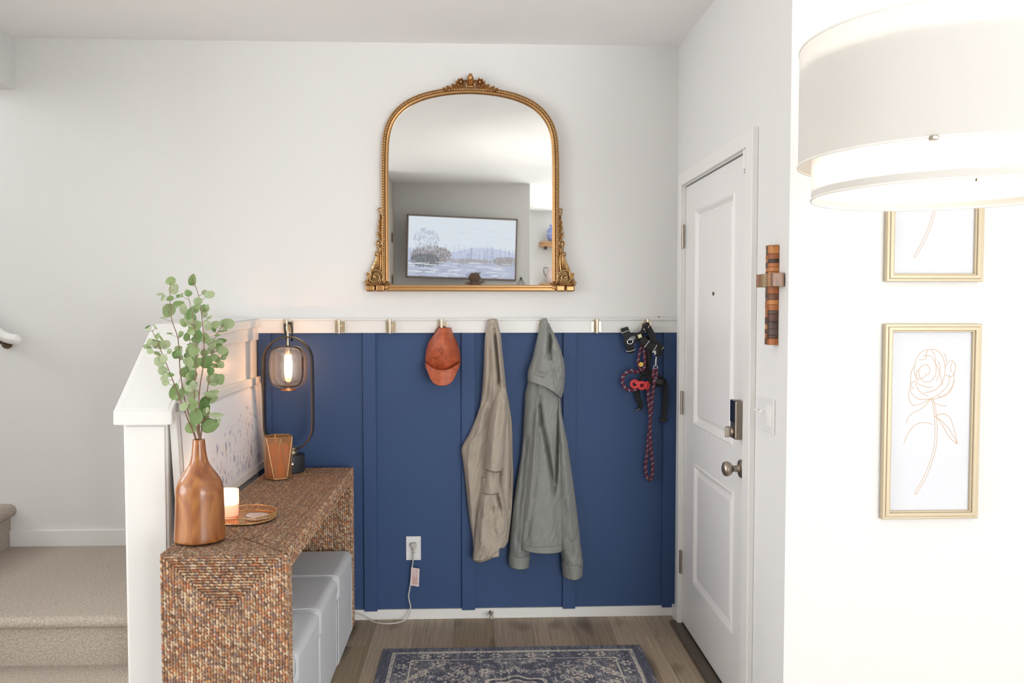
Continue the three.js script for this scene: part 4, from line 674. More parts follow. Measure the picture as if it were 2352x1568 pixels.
// ---------------------------------------------------------------- ornate gilt mirror
{
  const t = thing('wall_mirror', 'large arched gilt mirror with carved crest and scrolled corners', 'mirror', [-.0335, 0, .003]);
  // local x = 0 on the axis; inner edge of the frame
  const yb = 1.602, half = .386, arch = [[half, 1.62], [half, 1.9], [.3845, 2.2], [.378, 2.29], [.362, 2.345], [.333, 2.39], [.288, 2.43], [.22, 2.462], [.14, 2.482], [.07, 2.491], [0, 2.494]];
  const full = [...arch.map(([x, y]) => [x, y]), ...arch.slice(0, -1).reverse().map(([x, y]) => [-x, y])].map(([x, y]) => V(x, y, 0));
  const path = new THREE.CatmullRomCurve3(full, false, 'centripetal');
  const P = path.getSpacedPoints(160);
  const glass = new THREE.Shape(); P.forEach((p, i) => i ? glass.lineTo(p.x * 1.01, p.y + .002) : glass.moveTo(p.x * 1.01, 1.6)); glass.lineTo(-half * 1.01, 1.6); glass.closePath();
  obj('glass', new THREE.ExtrudeGeometry(glass, { depth: .006, bevelEnabled: false }).translate(0, 0, .026), M.mirror, t);
  obj('backing', new THREE.ExtrudeGeometry(glass, { depth: .022, bevelEnabled: false }).translate(0, 0, .002), M.bronze, t);
  // moulding swept along the arch: profile as (outward, forward)
  const sweep = prof => {
    const pos = [], idx = [], n = P.length, m = prof.length;
    for (let i = 0; i < n; i++) { const a = P[Math.max(i - 1, 0)], b = P[Math.min(i + 1, n - 1)], tx = b.x - a.x, ty = b.y - a.y, l = Math.hypot(tx, ty), nx = ty / l, ny = -tx / l; for (const [o, f] of prof) pos.push(P[i].x + nx * o, P[i].y + ny * o, f); }
    for (let i = 0; i < n - 1; i++) for (let j = 0; j < m; j++) { const A = i * m + j, B = i * m + (j + 1) % m; idx.push(A, B, A + m, B, B + m, A + m); }
    const g = new THREE.BufferGeometry(); g.setAttribute('position', new THREE.Float32BufferAttribute(pos, 3)); g.setIndex(idx); const q = g.toNonIndexed(); q.computeVertexNormals(); return boxUV(q);
  };
  obj('frame', sweep([[-.002, .005], [-.002, .036], [.003, .043], [.010, .046], [.013, .040], [.0145, .038], [.0235, .038], [.025, .043], [.028, .042], [.031, .036], [.031, .005]]), M.gold, t);
  const beads = [], B = path.getSpacedPoints(190);
  B.forEach((p, i) => { const a = B[Math.max(i - 1, 0)], b = B[Math.min(i + 1, 190)], l = Math.hypot(b.x - a.x, b.y - a.y); beads.push(new THREE.SphereGeometry(.0052, 8, 6).translate(p.x + (b.y - a.y) / l * .019, p.y - (b.x - a.x) / l * .019, .041)); });
  tag(obj('beading', beads, M.goldPale, t), null, null, null, 'stuff');
  obj('base_rail', [bx(-.40, .40, 1.572, 1.592, .004, .05, .006), bx(-.395, .395, 1.588, 1.602, .004, .042, .004)], M.gold, t);
  const leaf = (x, y, len, wid, ang, z = .034) => { // small carved leaf: boat-shaped, rib in the middle
    const pos = [], idx = [], nu = 8, nv = 4; for (let i = 0; i <= nu; i++) for (let j = 0; j <= nv; j++) { const u = i / nu, v = j / nv * 2 - 1, w = wid * Math.pow(Math.sin(Math.PI * clamp(u * .94 + .05, 0, 1)), .75); pos.push(u * len, v * w * .5, z - .004 + .012 * Math.sin(Math.PI * u) * (1 - v * v * .7) + .012 * u * u + .004 * (1 - Math.abs(v))); if (i < nu && j < nv) { const a = i * (nv + 1) + j; idx.push(a, a + nv + 1, a + 1, a + 1, a + nv + 1, a + nv + 2); } }
    const g = new THREE.BufferGeometry(); g.setAttribute('position', new THREE.Float32BufferAttribute(pos, 3)); g.setIndex(idx);
    const b = g.clone(), bp = b.attributes.position; for (let i = 0; i < bp.count; i++) bp.setZ(i, z - .012); b.setIndex([...idx].reverse());
    const q = merge([g, b]); q.deleteAttribute('normal'); q.computeVertexNormals(); return q.rotateZ(ang).translate(x, y, 0);
  };
  const spiral = (cx, cy, r0, turns, start, dir, z = .04) => { const o = []; for (let i = 0; i <= 60; i++) { const u = i / 60, a = start + dir * u * turns * 2 * Math.PI, r = r0 * Math.pow(1 - u, .85) + .003; o.push([cx + r * Math.cos(a), cy + r * Math.sin(a), z + .006 * u]); } return o; };
  for (const s of [-1, 1]) {
    const f = g => s > 0 ? g : mirrorX(g), parts = [];
    // corner volute, its tail up the frame and the small upper scroll
    parts.push(taperTube([[.405, 1.607, .036], [.409, 1.632, .038], ...spiral(.446, 1.638, .034, 1.6, Math.PI * .93, -1)], u => lerp(.006, .0035, u), 110, 7));
    parts.push(taperTube([[.497, 1.612, .036], [.47, 1.606, .038], [.447, 1.605, .04], [.428, 1.612, .042], [.42, 1.628, .042]], u => lerp(.0055, .003, u), 30, 7));
    parts.push(taperTube([[.424, 1.672, .034], [.421, 1.72, .036], [.426, 1.765, .036], [.4345, 1.79, .037], ...spiral(.427, 1.797, .0125, 1.3, -.5, 1, .038)], u => lerp(.0055, .003, u), 80, 7));
    parts.push(taperTube([[.41, 1.668, .036], [.41, 1.72, .036], [.413, 1.775, .034]], u => lerp(.005, .003, u), 24, 6));
    parts.push(taperTube([[.437, 1.732, .036], ...spiral(.4385, 1.748, .0085, 1.1, -1.2, 1, .037)], () => .0032, 40, 6));
    parts.push(new THREE.SphereGeometry(.0065, 12, 8).translate(.446, 1.638, .05), new THREE.SphereGeometry(.0045, 10, 8).translate(.427, 1.797, .045));
    // acanthus fan down the outer slope
    for (const [x, y, l, w, a] of [[.474, 1.612, .062, .02, 1.72], [.484, 1.616, .05, .016, 1.85], [.462, 1.668, .06, .02, 2.0], [.468, 1.652, .06, .022, 1.95], [.452, 1.688, .062, .018, 1.92], [.446, 1.668, .085, .018, 1.75], [.436, 1.67, .08, .016, 1.62], [.44, 1.71, .05, .014, 1.8], [.42, 1.605, .03, .016, 2.6], [.404, 1.606, .03, .016, 3.0], [.466, 1.607, .036, .016, .25], [.484, 1.602, .022, .016, .9], [.425, 1.735, .052, .013, 1.7], [.478, 1.632, .03, .014, 1.3]]) parts.push(leaf(x, y, l, w, a));
    // bellflower string up the side
    for (const [x, y, l, w, a] of [[.425, 1.812, .042, .015, 1.25], [.42, 1.812, .04, .013, 1.75], [.424, 1.845, .035, .016, 1.3], [.42, 1.842, .034, .014, 1.9], [.424, 1.872, .032, .014, 1.35], [.42, 1.872, .03, .013, 1.85], [.423, 1.9, .03, .011, 1.5]]) parts.push(leaf(x, y, l, w, a, .026));
    parts.push(taperTube([[.4225, 1.915, .03], [.427, 1.935, .03], [.43, 1.95, .03], ...spiral(.424, 1.953, .006, .9, .2, 1, .031)], () => .0038, 30, 6));
    // solid ground behind the carving
    const gs = shapeOf([[.398, 1.6], [.498, 1.6], [.494, 1.622], [.482, 1.652], [.466, 1.68], [.45, 1.71], [.444, 1.745], [.438, 1.76], [.442, 1.80], [.43, 1.815], [.428, 1.93], [.41, 1.935], [.4, 1.93]]);
    const ground = extrude(gs, .024, .004); ground.translate(0, 0, .004);
    obj('corner_scroll', [f(ground)], M.goldDark, t);
    obj('corner_carving', parts.map(f), M.goldPale, t);
    obj('corner_block', [f(bx(.402, .444, 1.571, 1.602, .004, .058, .008)), f(bx(.448, .49, 1.571, 1.600, .004, .056, .008)), f(lathe([[0, 0], [.012, 0], [.014, .006], [.009, .012], [.012, .02], [0, .022]], 16).translate(.394, 1.582, .045))], M.gold, t);
  }
  { // crest: fluted palmette between two roses, leaves running down the arch
    const c = [], y0 = 2.524;
    for (const [a, l, w] of [[Math.PI / 2, .058, .017], [1.25, .046, .013], [1.89, .046, .013], [.95, .036, .012], [2.19, .036, .012]]) c.push(leaf(0, y0, l, w, a, .04));
    c.push(new THREE.SphereGeometry(.0115, 16, 12).scale(1, 1.5, .8).translate(0, y0 + .043, .048), bx(-.014, .014, y0 - .006, y0 + .004, .01, .05, .003));
    for (const s of [-1, 1]) {
      const f = g => s > 0 ? g : mirrorX(g);
      for (let k = 0; k < 7; k++) { const a = k / 7 * 2 * Math.PI; c.push(f(leaf(.044 + .004 * Math.cos(a), y0 + .018 + .004 * Math.sin(a), .018, .014, a, .044))); }
      c.push(f(new THREE.SphereGeometry(.007, 12, 8).translate(.044, y0 + .018, .056)));
      c.push(f(taperTube([[.02, y0 - .004, .036], [.018, y0 + .014, .04], [.021, y0 + .028, .042], [.027, y0 + .027, .044]], u => lerp(.005, .003, u), 20, 6)));
      for (const [x, y, l, w, a] of [[.03, -.004, .04, .018, .35], [.058, -.006, .036, .018, .5], [.06, -.008, .045, .018, -.1], [.082, -.010, .034, .016, .35], [.09, -.012, .038, .015, -.2], [.108, -.015, .024, .012, .4], [.05, .004, .03, .016, .9]]) c.push(f(leaf(x, y0 + y, l, w, a, .036)));
    }
    obj('crest', c, M.gold, t);
  }
}
function mirrorX(g) { const q = (g.index ? g.toNonIndexed() : g.clone()), p = q.attributes.position, n = q.attributes.normal; for (let i = 0; i < p.count; i += 3) { for (let k = 0; k < 3; k++) { p.setX(i + k, -p.getX(i + k)); n.setX(i + k, -n.getX(i + k)); } for (const A of [p, n]) for (const c of ['X', 'Y', 'Z']) { const u = A['get' + c](i + 1); A['set' + c](i + 1, A['get' + c](i + 2)); A['set' + c](i + 2, u); } } return q; }
// ---------------------------------------------------------------- door wall: cross, switch, sensor
{
  const t = thing('wall_cross', 'wooden cross of patchwork end-grain blocks hanging by the door', 'cross', [.955, 1.537, 1.365], null, -Math.PI / 2);
  const tones = ['#54331f', '#7b4a2b', '#b5692b', '#d18a45', '#3a2620', '#8d5a3c', '#5b4338', '#c4763a', '#6b3f2a', '#a05a2c'];
  const mats = tones.map(c => std(c, .45, 0, { map: at(woodGrain, 8, 8), color: new THREE.Color(c).multiplyScalar(1.25) }));
  const hgt = .318, cols = 2, wv = .044; let y;
  for (let k = 0; k < cols; k++) {
    y = -.159; let n = 0;
    while (y < hgt / 2 - .001) { let h = rr(.010, .026); if (hgt / 2 - (y + h) < .008) h = hgt / 2 - y; obj('block', bx(-wv / 2 + k * wv / cols, -wv / 2 + (k + 1) * wv / cols - .0003, y, y + h - .0003, .001, .03 - .0008 * ((n + k) % 2), .0012), mats[Math.floor(rnd() * 10)], t); y += h; n++; }
  }
  const arm = ['#a97347', '#8a5a38', '#b98553', '#7a4e32', '#a66f43', '#c59062', '#8f6340', '#b57c4c'].map(c => std(c, .35, 0, { map: at(woodGrain, 20, 3), color: new THREE.Color(c).multiplyScalar(1.2) }));
  const ys = .047, cuts = [-.078, -.055, -.03, -.018, .018, .036, .058, .078];
  cuts.slice(0, -1).forEach((a, i) => obj('arm_block', bx(a, cuts[i + 1] - .0002, ys - .021, ys + .021, .004, i === 3 ? .040 : .041, .0012), i === 3 ? std('#9a8a63', .4) : arm[i], t));

  const s = thing('light_switch', 'white triple switch plate with two small toggles beside the door', 'switch', [.955, 1.144, 1.283], null, -Math.PI / 2);
  obj('plate', new RoundedBoxGeometry(.168, .114, .0065, 3, .003).translate(0, 0, .00325), M.plastic, s);
  for (const x of [-.046, 0]) obj('toggle', [bx(x - .005, x + .005, -.012, .012, .006, .0075, .0005), new RoundedBoxGeometry(.0085, .009, .02, 2, .002).rotateX(-.55).translate(x, .006, .014)], M.white, s);
  obj('rocker', [bx(.03, .063, -.033, .033, .0055, .0078, .001), new RoundedBoxGeometry(.029, .06, .004, 2, .001).rotateX(.05).translate(.0465, 0, .008)], M.white, s);
  obj('screw', [-.046, 0, .0465].flatMap(x => [-.048, .048].map(y => cyl(.0026, .0026, .001, 0, 0, 0, 10).rotateX(Math.PI / 2).translate(x, y, .0062))), M.white, s);

  const d = thing('door_sensor', 'small white contact sensor at the top corner of the entry door', 'sensor', [.957, 2.022, 1.052], null, -Math.PI / 2);
  obj('housing', new RoundedBoxGeometry(.024, .072, .016, 3, .004).translate(0, 0, .008), M.white, d);
  obj('magnet', new RoundedBoxGeometry(.012, .014, .012, 2, .003).translate(0, -.044, .006), std('#bdb7b0', .5), d);
}
// ---------------------------------------------------------------- two framed rose drawings on the front wall
{
  const w = .303, h = .606, draw = (flip) => canvasTex(512, 1100, (c, W_, H_) => {
    c.fillStyle = '#d9dbe1'; c.fillRect(0, 0, W_, H_); c.strokeStyle = '#c5a076'; c.lineWidth = 3.2; c.lineJoin = 'round';
    const X = x => flip ? x - 34 : x, path = (p, dy = 0) => { c.beginPath(); p.forEach((q, i) => i ? c.quadraticCurveTo(X(q[0]), q[1] + dy, X(q[2]), q[3] + dy) : c.moveTo(X(q[0]), q[1] + dy)); c.stroke(); };
    // bloom
    path([[235, 110], [330, 95, 345, 220], [348, 300, 300, 345], [265, 372, 215, 372]]); path([[235, 110], [160, 120, 150, 210], [140, 270, 185, 300]]);
    path([[205, 150], [265, 130, 285, 205], [300, 275, 250, 305], [200, 318, 180, 270], [170, 220, 205, 205], [245, 195, 250, 240], [248, 268, 220, 262]]);
    path([[345, 220], [360, 170, 395, 180], [425, 210, 400, 260], [392, 290, 345, 262]]); path([[400, 250], [420, 330, 350, 385], [300, 420, 255, 410]]); path([[372, 262], [385, 330, 320, 372]]);
    path([[150, 300], [105, 330, 140, 385], [180, 430, 255, 410], [300, 395, 318, 375]]); path([[150, 300], [205, 345, 268, 340]]); path([[120, 350], [105, 420, 150, 455], [210, 440, 255, 412]]); path([[255, 412], [220, 470, 160, 490], [120, 500, 105, 560]]); path([[255, 412], [300, 460, 360, 455]]);
    path([[180, 230], [150, 250, 165, 300]]); path([[235, 110], [215, 135, 225, 160], [205, 175, 178, 172]]); path([[250, 108], [290, 150, 280, 190], [312, 235, 330, 330]]); path([[150, 210], [120, 250, 128, 300], [118, 330, 150, 352]]); path([[330, 130], [352, 150, 350, 185]]); path([[392, 190], [372, 215, 385, 250]]); path([[160, 320], [175, 375, 240, 395]]); path([[400, 300], [398, 350, 372, 375], [350, 400, 300, 400]]); path([[225, 262], [210, 290, 180, 285]]); path([[300, 180], [330, 240, 290, 300]]);
    // stem and leaves
    path([[262, 412], [300, 560, 285, 700], [255, 860, 165, 990]]); path([[274, 412], [314, 560, 299, 700], [270, 866, 178, 996]]); path([[165, 990], [170, 1004, 178, 996]]);
    path([[286, 520], [350, 480, 390, 540], [420, 620, 432, 690], [380, 660, 345, 590], [310, 530, 286, 520]]); path([[290, 524], [370, 560, 430, 688]]); path([[270, 570], [200, 540, 150, 580], [110, 620, 90, 690]]);
  });
  const make = (label, tex, y) => {
    const t = thing('picture', label, 'picture', [1.403, y, 1.469], 'framed golden rose line drawings on the white wall'), f = .024;
    const gold = std('#c0b196', .42, .3);
    for (const [i, o, z] of [[0, .0095, .022], [.009, .0115, .026], [.02, .0055, .0195]]) {   // three mitred steps: outer lip, raised bead, sight edge
      const q = shapeOf([[-w / 2 + i, i], [w / 2 - i, i], [w / 2 - i, h - i], [-w / 2 + i, h - i]]); q.holes.push(rectPath(-w / 2 + i + o, w / 2 - i - o, i + o, h - i - o));
      obj('frame', boxUV(extrude(q, z - .002, .0016).translate(0, 0, .002)), gold, t);
    }
    obj('print', bx(-w / 2 + f, w / 2 - f, f, h - f, .002, .009), M.paper, t);
    const g = new THREE.PlaneGeometry(w - 2 * f, h - 2 * f).translate(0, h / 2, .0095); obj('drawing', g, std('#ffffff', .8, 0, { map: tex }), t);
    obj('glazing', new THREE.PlaneGeometry(w - 2 * f, h - 2 * f).translate(0, h / 2, .0145), M.artGlass, t);
  };
  make('lower gold framed line drawing of a rose on the white wall', draw(false), .841);
  make('upper gold framed flower drawing on the white wall, partly hidden by the pendant', draw(true), 1.577);
}
// ---------------------------------------------------------------- two-tier drum pendant
{
  const C = [.882, .007, 2.48], t = thing('pendant_lamp', 'large white two-tier fabric drum pendant lamp hanging before the framed rose drawings', 'lamp', C);
  const shade = phys('#dbd8d3', 1, { transmission: .11, thickness: 0, side: THREE.DoubleSide, bumpMap: at(weave, 30), bumpScale: .0002 });
  const drum = (r, y0, y1) => { const g = new THREE.CylinderGeometry(r, r, y1 - y0, 96, 1, true).translate(0, (y0 + y1) / 2, 0); return g; };
  obj('outer_shade', drum(.268, 1.766, 1.986), shade, t); obj('inner_shade', drum(.243, 1.701, 1.93), shade, t);
  const hoop = std('#f3f0ea', .6);
  obj('hoop', [[.268, 1.766], [.268, 1.986], [.243, 1.701]].map(([r, y]) => new THREE.TorusGeometry(r, .0022, 8, 96).rotateX(Math.PI / 2).translate(0, y, 0)), hoop, t);
  obj('diffuser', cyl(.239, .239, .003, 0, 1.7145, 0, 72), phys('#f6f3ec', 1, { transmission: .55, thickness: 0 }), t);
  obj('rod', [cyl(.008, .008, CH - 1.868, 0, 1.86, 0, 16), lathe([[0, 0], [.062, 0], [.064, .004], [.06, .022], [.01, .026], [0, .026]], 36).translate(0, CH - .034, 0)], M.white, t);
  obj('spider', [0, 2.094, 4.19].map(a => new THREE.CylinderGeometry(.003, .003, .268, 8).rotateZ(Math.PI / 2).translate(.134, 1.975, 0).rotateY(a)), M.white, t);
  obj('shade_clip', [bx(-.006, .006, 1.76, 1.768, -.006, .006, .002).translate(-.15, 0, .222)], M.nickel, t);
  obj('pull_pin', taperTube([[-.07, 1.712, .21], [-.074, 1.697, .214]], () => .0014, 4, 6), M.bronze, t);
  for (const a of [.6, 2.7, 4.8]) {
    const x = .085 * Math.cos(a), z = .085 * Math.sin(a);
    const b = obj('bulb', lathe([[0, -.03], [.018, -.025], [.028, -.008], [.029, .004], [.024, .022], [.014, .036], [.013, .05], [0, .05]], 24).translate(x, 1.81, z), std('#fff3e0', .3, 0, { emissive: '#ffe0b4', emissiveIntensity: 4 }), t);
    obj('socket', cyl(.015, .015, .05, x, 1.858, z, 16), M.white, t);
    const l = new THREE.PointLight(WARM, PENDANT_POWER / 3, 0, 2); l.name = 'pendant_light'; l.position.set(C[0] + x, 1.81, C[2] + z); l.castShadow = true; l.shadow.radius = 1.2; scene.add(l);
  }
}
// ---------------------------------------------------------------- rug
{
  const t = thing('rug', 'distressed navy and cream oriental rug on the wood floor', 'rug', [.149, 0, 0]);
  const w = 1.13, l = 1.8, tex = canvasTex(1024, 1632, (c, W_, H_) => {
    const s = W_ / w, navy = '#585b6b', navy2 = '#4b4e5f', cream = '#ddd4c6', dusk = '#938e98', plum = '#8d7b80';
    c.fillStyle = navy; c.fillRect(0, 0, W_, H_);
    const band = (a, b, col) => { c.fillStyle = col; c.fillRect(a * s, a * s, W_ - 2 * a * s, H_ - 2 * a * s); c.fillStyle = navy; c.fillRect(b * s, b * s, W_ - 2 * b * s, H_ - 2 * b * s); };
    band(.045, .062, cream); band(.066, .07, dusk);
    const flower = (x, y, r, n, a, b) => { c.fillStyle = a; for (let k = 0; k < n; k++) { const q = k / n * 6.283; c.beginPath(); c.ellipse(x + r * .62 * Math.cos(q), y + r * .62 * Math.sin(q), r * .42, r * .24, q, 0, 7); c.fill(); } c.fillStyle = b; c.beginPath(); c.arc(x, y, r * .3, 0, 7); c.fill(); };
    const sym = f => { for (const sx of [0, 1]) for (const sy of [0, 1]) { c.save(); c.translate(sx ? W_ : 0, sy ? H_ : 0); c.scale(sx ? -1 : 1, sy ? -1 : 1); f(); c.restore(); } };
    // running border of blossoms
    for (let k = 0; k < 7; k++) { const p = .115 + k * .075; sym(() => flower(p * s, .095 * s, .026 * s, k % 2 ? 6 : 4, k % 3 ? cream : dusk, navy2)); }
    for (let k = 0; k < 12; k++) { const p = .115 + k * .075; sym(() => flower(.095 * s, p * s, .026 * s, k % 2 ? 6 : 4, k % 3 ? cream : dusk, navy2)); }
    c.lineWidth = .007 * s; c.strokeStyle = cream; c.strokeRect(.132 * s, .132 * s, W_ - .264 * s, H_ - .264 * s);
    // field: mirrored arabesques and a medallion
    const items = []; for (let k = 0; k < 330; k++) items.push([rr(.14, .565), rr(.14, .9), rr(.008, .026), 3 + Math.floor(rnd() * 4), rnd()]);
    sym(() => { for (const [x, y, r, n, q] of items) flower(x * s, y * s, r * s, n, q < .5 ? cream : q < .72 ? dusk : q < .88 ? plum : '#9a98a6', q < .5 ? navy2 : cream); });
    c.lineWidth = .005 * s; const vines = []; for (let k = 0; k < 46; k++) { const x = rr(.15, .56), y = rr(.15, .9); vines.push([x, y, x + rr(-.1, .1), y + rr(-.1, .1), x + rr(-.1, .1), y + rr(-.1, .1)]); }
    sym(() => { for (const v of vines) { c.strokeStyle = cream; c.beginPath(); c.moveTo(v[0] * s, v[1] * s); c.quadraticCurveTo(v[2] * s, v[3] * s, v[4] * s, v[5] * s); c.stroke(); } });
    for (const [cx, cy, R] of [[W_ / 2, .42 * s, .15], [W_ / 2, H_ - .42 * s, .15], [W_ / 2, H_ / 2, .24]]) for (const [r, col] of [[1, cream], [.88, navy2], [.7, cream], [.6, plum], [.4, cream], [.2, navy]]) { c.fillStyle = col; c.beginPath(); for (let i = 0; i <= 120; i++) { const a = i / 120 * 6.2832, q = R * s * r * (1 + .09 * Math.cos(8 * a)); c.lineTo(cx + q * Math.cos(a), cy + q * .8 * Math.sin(a)); } c.fill(); }
    // worn pile: short strokes along the warp
    for (let k = 0; k < 52000; k++) { const x = rnd() * W_, y = rnd() * H_, g = noise.noise(x * .006, y * .003, 1) + .35 * noise.noise(x * .05, y * .004, 4); c.globalAlpha = .08 + .34 * rnd(); c.fillStyle = g > -.1 ? (rnd() < .55 ? '#b9b4b2' : cream) : rnd() < .55 ? navy2 : dusk; c.fillRect(x, y, 1.5 + rnd() * 1.5, 6 + rnd() * 26); }
    c.globalAlpha = 1; for (let k = 0; k < 700; k++) { c.globalAlpha = .5; c.fillStyle = k % 2 ? navy : '#8f909c'; c.fillRect(rnd() * W_, 0, 3, 8 + rnd() * 22); c.fillRect(rnd() * W_, H_ - 8 - rnd() * 22, 3, 30); }
  });
  tex.wrapS = tex.wrapT = THREE.RepeatWrapping; tex.repeat.set(1 / w, 1 / l); tex.offset.set(.5, 0);
  const g = bx(-w / 2, w / 2, 0, .009, 0, l, .004), q = g.attributes.uv, p = g.attributes.position;
  for (let i = 0; i < q.count; i++) q.setXY(i, p.getX(i), l - p.getZ(i));
  obj('pile', g.translate(0, .0008, .382), std('#ffffff', 1, 0, { map: tex, bumpMap: at(carpetBump, 6), bumpScale: .002 }), t);
}
// ---------------------------------------------------------------- what the mirror shows of the living room
{
  const t = thing('television', 'flat television showing a pale winter lake picture, seen in the mirror', 'television', [-.155, 2.083, 4.5]);
  t.rotation.set(0, Math.PI - .15, .026, 'YXZ');
  const w = 1.1, h = .615, f = .014, tex = canvasTex(1024, 572, (c, W_, H_) => {
    const sky = ['#dfe6f2', '#e6ecf4', '#eceff2', '#e3eaf4', '#d9e3f2'];
    c.fillStyle = '#e4ebf4'; c.fillRect(0, 0, W_, H_);
    for (let k = 0; k < 1500; k++) { c.globalAlpha = .2; c.fillStyle = sky[k % 5]; c.fillRect(rnd() * W_, rnd() * H_ * .6, 30 + rnd() * 60, 6 + rnd() * 12); }
    c.globalAlpha = .9; c.fillStyle = '#cbd3ec'; c.beginPath(); c.moveTo(0, 330); c.quadraticCurveTo(300, 230, 560, 320); c.quadraticCurveTo(800, 360, W_, 300); c.lineTo(W_, 420); c.lineTo(0, 420); c.fill();
    for (let k = 0; k < 500; k++) { c.globalAlpha = .5; c.fillStyle = ['#b5bfe0', '#dde3f4', '#a8afcb'][k % 3]; c.fillRect(rnd() * W_, 290 + rnd() * 120, 10 + rnd() * 24, 3); }
    for (let k = 0; k < 80; k++) { const x = rnd() * W_, hh = 30 + rnd() * 130; c.globalAlpha = .55; c.fillStyle = ['#9aa2b8', '#8d93a8', '#aab2c8'][k % 3]; c.fillRect(x, 410 - hh, 3 + rnd() * 3, hh); }
    c.globalAlpha = .95; c.fillStyle = '#b9c0d8'; c.fillRect(0, 412, W_, 160);
    const bush = (x, y, rx, ry, cs, n) => { for (let k = 0; k < n; k++) { const a = rnd() * 6.28, q = Math.sqrt(rnd()); c.globalAlpha = .75; c.fillStyle = cs[k % cs.length]; c.fillRect(x + rx * q * Math.cos(a), y + ry * q * Math.sin(a), 5 + rnd() * 6, 9 + rnd() * 12); } };
    bush(800, 360, 190, 90, ['#a59a98', '#8d8688', '#b3a6a2', '#777b82'], 900); bush(860, 410, 140, 60, ['#5f666c', '#737a80', '#8c8a8e'], 600); bush(90, 395, 120, 40, ['#b3a8a6', '#a49da2', '#9b9a9a'], 340); bush(430, 405, 210, 22, ['#a9a4ac', '#b6b0b2'], 300);
    bush(850, 210, 120, 110, ['#c3cadb', '#aab3c9', '#d3d7e6'], 260);
    for (let k = 0; k < 90; k++) { c.globalAlpha = .9; c.fillStyle = ['#eef0f4', '#dde2ee', '#c7cddf', '#9ca3b4'][k % 4]; c.fillRect(rnd() * W_, 425 + rnd() * 140, 30 + rnd() * 110, 4 + rnd() * 6); }
    c.globalAlpha = 1;
  });
  obj('casing', bx(-w / 2 - .004, w / 2 + .004, -.004, h + .004, -.03, 0, .004).translate(0, -h / 2, 0), std('#7d6c60', .5), t);
  obj('bezel', [bx(-w / 2, w / 2, -h / 2, -h / 2 + f, -.002, .008, .001), bx(-w / 2, w / 2, h / 2 - f, h / 2, -.002, .008, .001), bx(-w / 2, -w / 2 + f, -h / 2, h / 2, -.002, .008, .001), bx(w / 2 - f, w / 2, -h / 2, h / 2, -.002, .008, .001)], std('#86756a', .45), t);
  obj('screen', new THREE.PlaneGeometry(w - 2 * f, h - 2 * f).translate(0, 0, .003), std('#101114', .35, 0, { emissive: '#ffffff', emissiveMap: tex, emissiveIntensity: .98 }), t);
  obj('mount', [bx(-.12, .12, -.1, .1, -.052, -.03, .004), bx(-.03, .03, -.05, .05, -.095, -.05, .004)], M.black, t);
  const s = structGroup('shelf_ledge', [.47, 1.6, 4.6]); obj('board', bx(-.16, .05, -.02, 0, -.14, 0, .003), M.trim, s);
  const k = thing('wire_lantern', 'slim black wire lantern frame below the television, seen in the mirror', 'lantern', [.43, 1.6, 4.53]);
  for (let i = 0; i < 4; i++) { const a = i * Math.PI / 2 + .3, p = r => [r * Math.cos(a), 0, r * Math.sin(a)]; obj('wire', taperTube([[p(.042)[0], 0, p(.042)[2]], [p(.043)[0], .08, p(.043)[2]], [p(.036)[0], .125, p(.036)[2]], [p(.010)[0], .178, p(.010)[2]]], () => .0032, 24, 6), M.black, k); }
  obj('top_knob', new THREE.SphereGeometry(.011, 14, 10).translate(0, .185, 0), M.black, k);
  obj('base_ring', [new THREE.TorusGeometry(.042, .003, 8, 36).rotateX(Math.PI / 2).translate(0, .003, 0), cyl(.04, .04, .003, 0, .001, 0)], M.black, k);
  const oak = std('#d3a577', .55, 0, { map: at(woodGrain, 3, 3), color: new THREE.Color('#d8a878').multiplyScalar(1.2) });
  const shelf = (label, y) => { const q = thing('wall_shelf', label, 'shelf', [.97, y, 7.0]); obj('board', bx(-.18, .175, 0, .062, -.22, 0, .004), oak, q); obj('bracket', [bx(-.12, -.09, -.03, .0, -.18, -.001, .003), bx(.09, .12, -.03, .0, -.18, -.001, .003)], M.black, q); };
  shelf('upper oak floating shelf with a blue vase, seen in the mirror edge', 2.265); shelf('lower oak floating shelf with a pitcher, seen in the mirror edge', 1.735);
  const v = thing('vase', 'blue and white ceramic vase on the upper oak shelf, seen in the mirror', 'vase', [.945, 2.327, 6.88]);
  obj('body', lathe([[0, 0], [.035, 0], [.04, .006], [.062, .05], [.07, .1], [.058, .15], [.03, .18], [.026, .2], [.036, .215], [.032, .215], [.022, .2], [0, .19]], 36), phys('#8f9ed6', .25, { clearcoat: .5 }), v);
  obj('band', [new THREE.TorusGeometry(.0695, .003, 8, 40).rotateX(Math.PI / 2).translate(0, .1, 0), new THREE.TorusGeometry(.027, .003, 8, 40).rotateX(Math.PI / 2).translate(0, .19, 0)], std('#e8e9f2', .3), v);
  const j = thing('pitcher', 'blush ceramic pitcher with dark handle on the lower oak shelf in the mirror', 'pitcher', [.94, 1.797, 6.88]);
  obj('body', lathe([[0, 0], [.05, 0], [.056, .006], [.066, .06], [.058, .13], [.044, .17], [.05, .205], [.046, .205], [.04, .17], [.052, .12], [0, .02]], 36), phys('#dfc9c4', .35, {}), j);
  obj('handle', taperTube([[-.05, .195, 0], [-.085, .205, 0], [-.1, .17, 0], [-.09, .12, 0], [-.062, .085, 0]], () => .006, 30, 8), std('#6f6a6e', .4), j);
}
